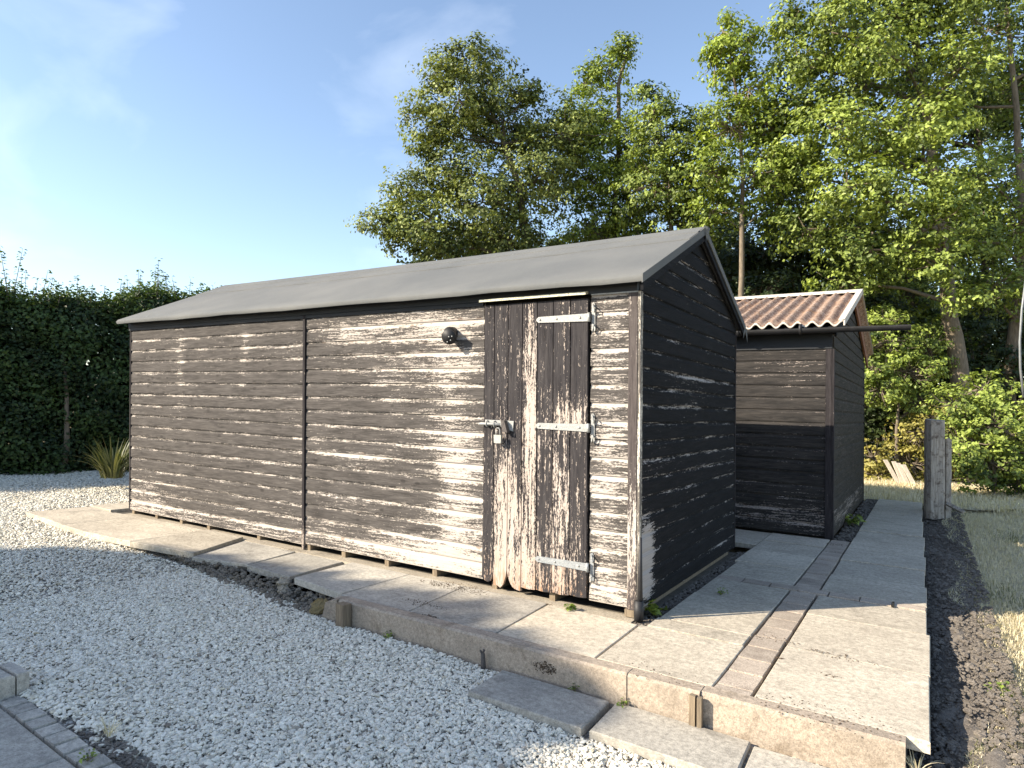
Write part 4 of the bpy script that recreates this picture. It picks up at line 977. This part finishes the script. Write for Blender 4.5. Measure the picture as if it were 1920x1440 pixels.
tot += shrub('yellow_shrub', 'yellow leaved shrub right of the dark hollow', [(1725, 815, 55, 42, 0, .6), (1705, 870, 45, 38, .1, .4), (1765, 850, 40, 50, .2, .4), (1740, 780, 36, 25, 0, .6)], 14.7, m_leafY)
tot += shrub('ochre_bush', 'small ochre bush against the far end of the small shed', [(1638, 860, 26, 36, 0, .7), (1655, 885, 22, 24, 0, .5), (1628, 890, 16, 28, 0, .8)], 14.6, m_leafY, per=110, clus=.12)
tot += shrub('laurel_shrub', 'large leafy green shrub behind the gate post', [(1860, 800, 75, 60, 0, .75), (1810, 830, 55, 60, 0, .7), (1900, 760, 60, 55, .2, .7), (1850, 870, 80, 50, 0, .5), (1790, 760, 45, 40, .2, .65), (1930, 850, 60, 65, 0, .6), (1840, 730, 50, 35, .4, .7), (1915, 905, 60, 30, 0, .3)], 12.2, m_leafC, per=95, lsize=.08)
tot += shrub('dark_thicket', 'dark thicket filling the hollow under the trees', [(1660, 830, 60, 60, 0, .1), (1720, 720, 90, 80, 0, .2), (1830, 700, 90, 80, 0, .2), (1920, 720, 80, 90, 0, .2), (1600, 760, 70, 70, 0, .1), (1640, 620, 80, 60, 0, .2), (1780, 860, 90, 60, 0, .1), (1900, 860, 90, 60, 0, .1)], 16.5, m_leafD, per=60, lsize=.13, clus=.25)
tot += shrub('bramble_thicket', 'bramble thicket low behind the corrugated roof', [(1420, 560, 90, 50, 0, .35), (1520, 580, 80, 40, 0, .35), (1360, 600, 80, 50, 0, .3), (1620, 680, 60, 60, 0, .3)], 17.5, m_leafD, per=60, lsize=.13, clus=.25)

# the wood beyond, one dark mass with gaps
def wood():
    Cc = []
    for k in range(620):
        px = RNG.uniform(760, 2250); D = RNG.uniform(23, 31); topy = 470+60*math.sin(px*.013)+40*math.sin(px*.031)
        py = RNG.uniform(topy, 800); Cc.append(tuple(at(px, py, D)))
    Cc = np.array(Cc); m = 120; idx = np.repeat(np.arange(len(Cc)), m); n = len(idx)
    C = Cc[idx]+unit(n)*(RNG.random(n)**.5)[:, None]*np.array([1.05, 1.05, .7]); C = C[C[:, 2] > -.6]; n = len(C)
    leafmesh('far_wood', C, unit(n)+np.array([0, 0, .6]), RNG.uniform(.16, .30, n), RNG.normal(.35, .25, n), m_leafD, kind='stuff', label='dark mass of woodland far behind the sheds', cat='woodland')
wood()
# hedge along the left side
def hedge():
    e = empty('tall_hedge', (-11.6, 1., -.1), 'tall dark green hedge with loose shoots on top at the left of the yard', 'hedge')
    path = [Vector((-13.6, -6.5)), Vector((-12.35, -2.2)), Vector((-10.75, 1.9)), Vector((-8.6, 6.6)), Vector((-5.5, 11.5))]
    tops = [3.2, 3.15, 3.15, 3.6, 3.5]; TH = 1.5
    seg = [(path[i+1]-path[i]).length for i in range(4)]; cum = np.concatenate([[0], np.cumsum(seg)])
    def sample(n, t=None):
        t = RNG.random(n)*cum[-1] if t is None else t
        i = np.clip(np.searchsorted(cum, t)-1, 0, 3); f_ = (t-cum[i])/np.array(seg)[i]
        A = np.array([tuple(p) for p in path]); p = A[i]+(A[i+1]-A[i])*f_[:, None]; d = (A[i+1]-A[i]); d = d/np.linalg.norm(d, axis=1, keepdims=True)
        tp = np.array(tops)[i]*(1-f_)+np.array(tops)[i+1]*f_; nn = np.stack([d[:, 1], -d[:, 0]], 1)     # towards +x
        tp = tp+.10*np.sin(t*2.1)+.07*np.sin(t*5.3+1)
        return t, p, nn, tp
    # front face, irregular
    n = 80000; t, p, nn, tp = sample(n); u = RNG.random(n); z = u*tp
    bulge = .16*np.sin(t*3.3+z*2.2)+.12*np.sin(t*7.1-z*3.7)+.09*np.sin(z*9+t*2)
    depth = -RNG.random(n)**1.6*.42+bulge*.6-.35*(u > .9)*(u-.9)*6
    C = np.concatenate([p+nn*depth[:, None], z[:, None]], 1); N_ = np.concatenate([nn*.8, np.full((n, 1), .5)], 1)+RNG.normal(0, .5, (n, 3)); tn = .35+.25*np.sin(t*4+z*5)+RNG.normal(0, .25, n)
    # top, leaves tinted lighter to paint in the light on it
    m = 30000; t2, p2, n2, tp2 = sample(m); w_ = RNG.random(m)*TH
    C2 = np.concatenate([p2-n2*w_[:, None], (tp2+RNG.normal(0, .07, m)+.08*np.sin(w_*5+t2*3))[:, None]], 1); N2 = np.array([0, 0, 1])+RNG.normal(0, .6, (m, 3))
    # body and back, larger leaves tinted dark, added to block sunlight
    q = 80000; t3, p3, n3, tp3 = sample(q); w3 = .3+RNG.random(q)*(TH-.2); C3 = np.concatenate([p3-n3*w3[:, None], (RNG.random(q)*tp3)[:, None]], 1)
    z0 = np.concatenate([C[:, 2], C2[:, 2], C3[:, 2]]); CA = np.concatenate([C, C2, C3]); CA[:, 2] = z0+.02-CA[:, 0]*.0
    NA = np.concatenate([N_, N2, unit(q)]); sz = np.concatenate([RNG.uniform(.05, .095, n), RNG.uniform(.05, .09, m), RNG.uniform(.13, .22, q)]); tA_ = np.concatenate([tn, .75+RNG.normal(0, .25, m), np.full(q, .1)])
    leafmesh('foliage', CA, NA, sz, tA_, m_leafH, e)
    # shoots standing up above the cut top
    sb = MB(False); Cs, Ns, Ss = [], [], []
    for k in range(330):
        tt = RNG.random()*cum[-1]; _, pp, nn_, tpp = sample(1, np.array([tt])); w_ = random.random()*TH
        near = math.exp(-((tt-6.9)/1.3)**2); near = max(near, .35*math.exp(-((tt-9.5)/2)**2)); h = random.uniform(.12, .36)+near*random.uniform(.15, 1.05)
        b0 = Vector((pp[0][0]-nn_[0][0]*w_, pp[0][1]-nn_[0][1]*w_, tpp[0]-.1)); ln = Vector((random.uniform(-.2, .2), random.uniform(-.2, .2), 1))
        sb.tube([b0, b0+ln*h*.6, b0+ln*h], [.007, .005, .002], 4, cap=False)
        for s_ in range(int(h*40)):
            f_ = random.uniform(.15, 1.05); c = b0+ln*(h*f_); a_ = random.uniform(0, 6.28); Cs.append((c.x+.05*math.cos(a_), c.y+.05*math.sin(a_), c.z)); Ns.append((math.cos(a_)*.4, math.sin(a_)*.4, 1)); Ss.append(random.uniform(.05, .085))
    sb.build('shoots', m_bark, e); leafmesh('shoot_leaves', np.array(Cs), np.array(Ns, float)+RNG.normal(0, .25, (len(Cs), 3)), np.array(Ss), RNG.normal(.8, .2, len(Cs)), leafmat('leaf_shoot', (.045, .08, .04), (.13, .19, .07)), e)
    # stems in the shade
    sb = MB(False)
    for tt in np.linspace(1, cum[-1]-1, 18):
        _, pp, nn_, tpp = sample(1, np.array([tt])); b0 = Vector((pp[0][0]-nn_[0][0]*.25, pp[0][1]-nn_[0][1]*.25, -.1)); a = random.uniform(-.5, .5)
        sb.tube([b0, b0+Vector((.12, a*.5, .7)), b0+Vector((.05, a, 1.5)), b0+Vector((-.1, a*1.2, 2.4))], [.06, .05, .035, .015], 7)
    sb.build('stems', m_bark2, e)
hedge()

# strap-leaved clump by the far corner of the shed
def clump(name, label, base, n, L, spread, wid, mat, cat='plant', tint=(.4, .3)):
    vs = []; fs = []; tn = []; base = Vector(base)
    for i in range(n):
        a = random.uniform(0, 2*math.pi); b0 = base+Vector((math.cos(a), math.sin(a), 0))*random.uniform(0, .3*spread*L); ln = L*random.uniform(.55, 1.1); out = spread*random.uniform(.25, 1.1)
        d = Vector((math.cos(a), math.sin(a), 0)); s = Vector((-d.y, d.x, 0)); k0 = len(vs); tt = min(1, max(0, random.gauss(*tint)))
        for q in range(6):
            f_ = q/5; p = b0+d*(ln*out*f_**1.4)+Vector((0, 0, ln*(f_*1.15-.62*out*f_*f_*1.1))); wq = wid*(1-f_**2.2)+.0008
            vs += [tuple(p-s*wq), tuple(p+s*wq)]; tn += [tt, tt]
        for q in range(5): fs.append((k0+2*q, k0+2*q+1, k0+2*q+3, k0+2*q+2))
    me = npmesh(name, vs, fs, {'tint': tn}); return link(name, me, mat, label=label, cat=cat)
random.seed(5)
pc = ground = at(212, 893, 9.55)
clump('iris_clump', 'arching strap leaved plant growing against the far left corner of the shed', (pc.x, pc.y, pc.z-.02), 150, .62, .85, .011, leafmat('blade_dark', (.03, .05, .018), (.20, .20, .09)))
# little weeds
def weed(label, p, r, n, mat=m_weed, up=.6, sz=.03, name='weed'):
    C = np.array(p)+unit(n)*(RNG.random(n)**.5)[:, None]*np.array([r, r, r*up]); C[:, 2] = np.maximum(C[:, 2], p[2]-.005)+r*up*.6
    N_ = unit(n)*.6+np.array([0, 0, 1]); e = empty(name, p, label, 'weed'); leafmesh('leaves', C, N_, RNG.uniform(.6, 1.3, n)*sz, RNG.normal(.6, .3, n), mat, e)
    sb = MB(False)
    for i in range(0, n, max(1, n//10)): sb.tube([Vector(p), Vector(C[i])], [.0018, .001], 3, cap=False)
    sb.build('stems', mat, e) if False else link('stems', sb.mesh(), m_stake, e)
weed('bright green weed sprouting in front of the shed below the door', S((-.42, -.13, 0)), .045, 26, sz=.036)
weed('broad leaved weed in the gap beside the gable near the corner', S((.065, .16, -.02)), .075, 16, m_leafC, 1.0, .10)
weed('small weed growing from the joint between slabs beside the gable', S((.30, .90, 0)), .05, 40, m_weed, .6, .018)
weed('dark weed clump in the soil gap beside the small shed', S((.80, 5.1, -.02)), .13, 40, m_leafC, .9, .10)
weed('small weed at the kerb foot beside the second step slab', S((.30, -.93, -.15)), .035, 26, m_weed, .8, .02)
weed('tiny green weed at the kerb foot above the first step slab', S((.02, -.925, -.15)), .03, 18, m_weed, .9, .02)
weed('tuft of green on the gravel at the kerb foot near the left peg', S((-1.28, -.93, -.15)), .045, 34, m_leafC, .7, .02)
weed('green weeds growing at the lawn edge near the bottom right', S((1.93, .35, -.13)), .10, 120, m_weed, .4, .025)
weed('weed tuft between the bricks of the patio edging', S((-1.22, -2.70, -.12)), .05, 30, m_leafC, .6, .018)
# dead leaves and moss crumbs on the paving
def crumbs(name, label, spots, mat):
    mb = MB()
    for (x, y, r, n, z) in spots:
        for i in range(n):
            a = random.uniform(0, 6.28); q = r*random.random()**.7; rock(mb, (x+q*math.cos(a)*1.6, y+q*math.sin(a)*.6, z+.002), random.uniform(.0012, .0048), 5, .45)
    return mb.build(name, mat, kind='stuff', label=label, cat='debris')
crumbs('moss_crumbs', 'dark moss crumbs and dead leaf litter in the slab joints', [(-1.30, -.16, .17, 260, 0), (-1.5, -.18, .1, 90, 0), (-1.25, -.62, .12, 90, 0), (-1.05, -.80, .04, 70, .002), (-.56, -.815, .03, 50, .002), (-.58, -.12, .02, 30, 0), (.72, 3.55, .12, 160, 0),
        (.80, 3.1, .06, 60, 0), (1.2, .03, .10, 60, .002), (1.05, .05, .04, 30, .002), (1.15, -.30, .04, 24, .002), (.79, .10, .1, 60, .002), (.9, -.2, .02, 30, .002), (1.2, -.80, .22, 150, .002), (.4, -.80, .2, 60, .002), (-4.5, -.15, .3, 160, .01), (-5.5, -.3, .06, 40, 0), (-3.2, -.12, .12, 60, 0)], m_crumb)
mb = MB()
for k in range(160):
    a = random.uniform(0, 6.28); q = random.random()**.7; rock(mb, (-.17+.075*q*math.cos(a), -.906, -.075+.035*q*math.sin(a)), random.uniform(.002, .006), 5, .6)
mb.build('moss_patch', m_crumb, kind='stuff', label='dark dead moss patch on the kerb face above the first step slab', cat='moss')
# dry stems caught at the right end of the kerb
clump('dry_roots', 'dry roots hanging from the right end of the kerb', S((1.54, -.84, -.13)), 40, .10, 1.2, .0016, m_straw)
clump('dry_stalks', 'dry stalks in the dirt beside the brick edging of the patio', S((-1.40, -2.53, -.14)), 18, .09, 1.3, .0010, m_straw)
# soil seam between brick edging and gravel
mb = MB()
for k in range(420):
    a = random.uniform(.35, 1.7); q = random.uniform(.0, .11); p = E0+dU*a+nrm*(q+.01); rock(mb, (p.x, p.y, pb-.025), random.uniform(.004, .014), 5)
mb.build('edging_soil', m_soil, kind='stuff', label='dark soil seam between the brick edging and the gravel', cat='soil')
mb = MB()
for k in range(700):
    x = random.uniform(.02, .12); y = random.uniform(-.1, 2.6); rock(mb, (x, y, -.02), random.uniform(.006, .018), 5)
for k in range(500):
    x = random.uniform(.70, .88); y = random.uniform(3.9, 8.2); rock(mb, (x, y, -.02), random.uniform(.008, .026), 5)
mb.build('gap_soil', m_soil, kind='stuff', label='earth and litter in the narrow gaps along the shed walls', cat='soil')

# ------------------------------------------------------------------ unseen evergreen added behind the camera, crown shaped to shade the yard
def evergreen():
    c0 = np.array([-10.55, -10.05, 3.9]); e = empty('shade_evergreen', (c0[0], c0[1], -.3), 'unseen dense evergreen added behind the camera, crown shaped to shade the gravel', 'tree')
    mb = MB(False); mb.tube([(c0[0], c0[1], -.4), (c0[0]+.1, c0[1], 2.), (c0[0], c0[1], 6)], [.3, .25, .08], 10); mb.build('trunk', m_bark, e)
    n = 26000; d = unit(n); ex = .62
    sgn = np.sign(d)*np.abs(d)**ex; k = (np.abs(d)**(2.0)).sum(1)
    p = d/((np.abs(d/np.array([1, 1, 1]))**3.1).sum(1)**(1/3.1))[:, None]
    rad = .55+.45*RNG.random(n)**.5+RNG.normal(0, .012, n)
    C = c0+p*np.array([3.2, 1.0, 3.3])*rad[:, None]; 
    leafmesh('crown', C, d+RNG.normal(0, .6, (n, 3)), RNG.uniform(.22, .42, n), RNG.normal(.4, .2, n), m_leafH, e, aspect=.8)
evergreen()
print('leaves', tot, 'objects', len(bpy.data.objects))
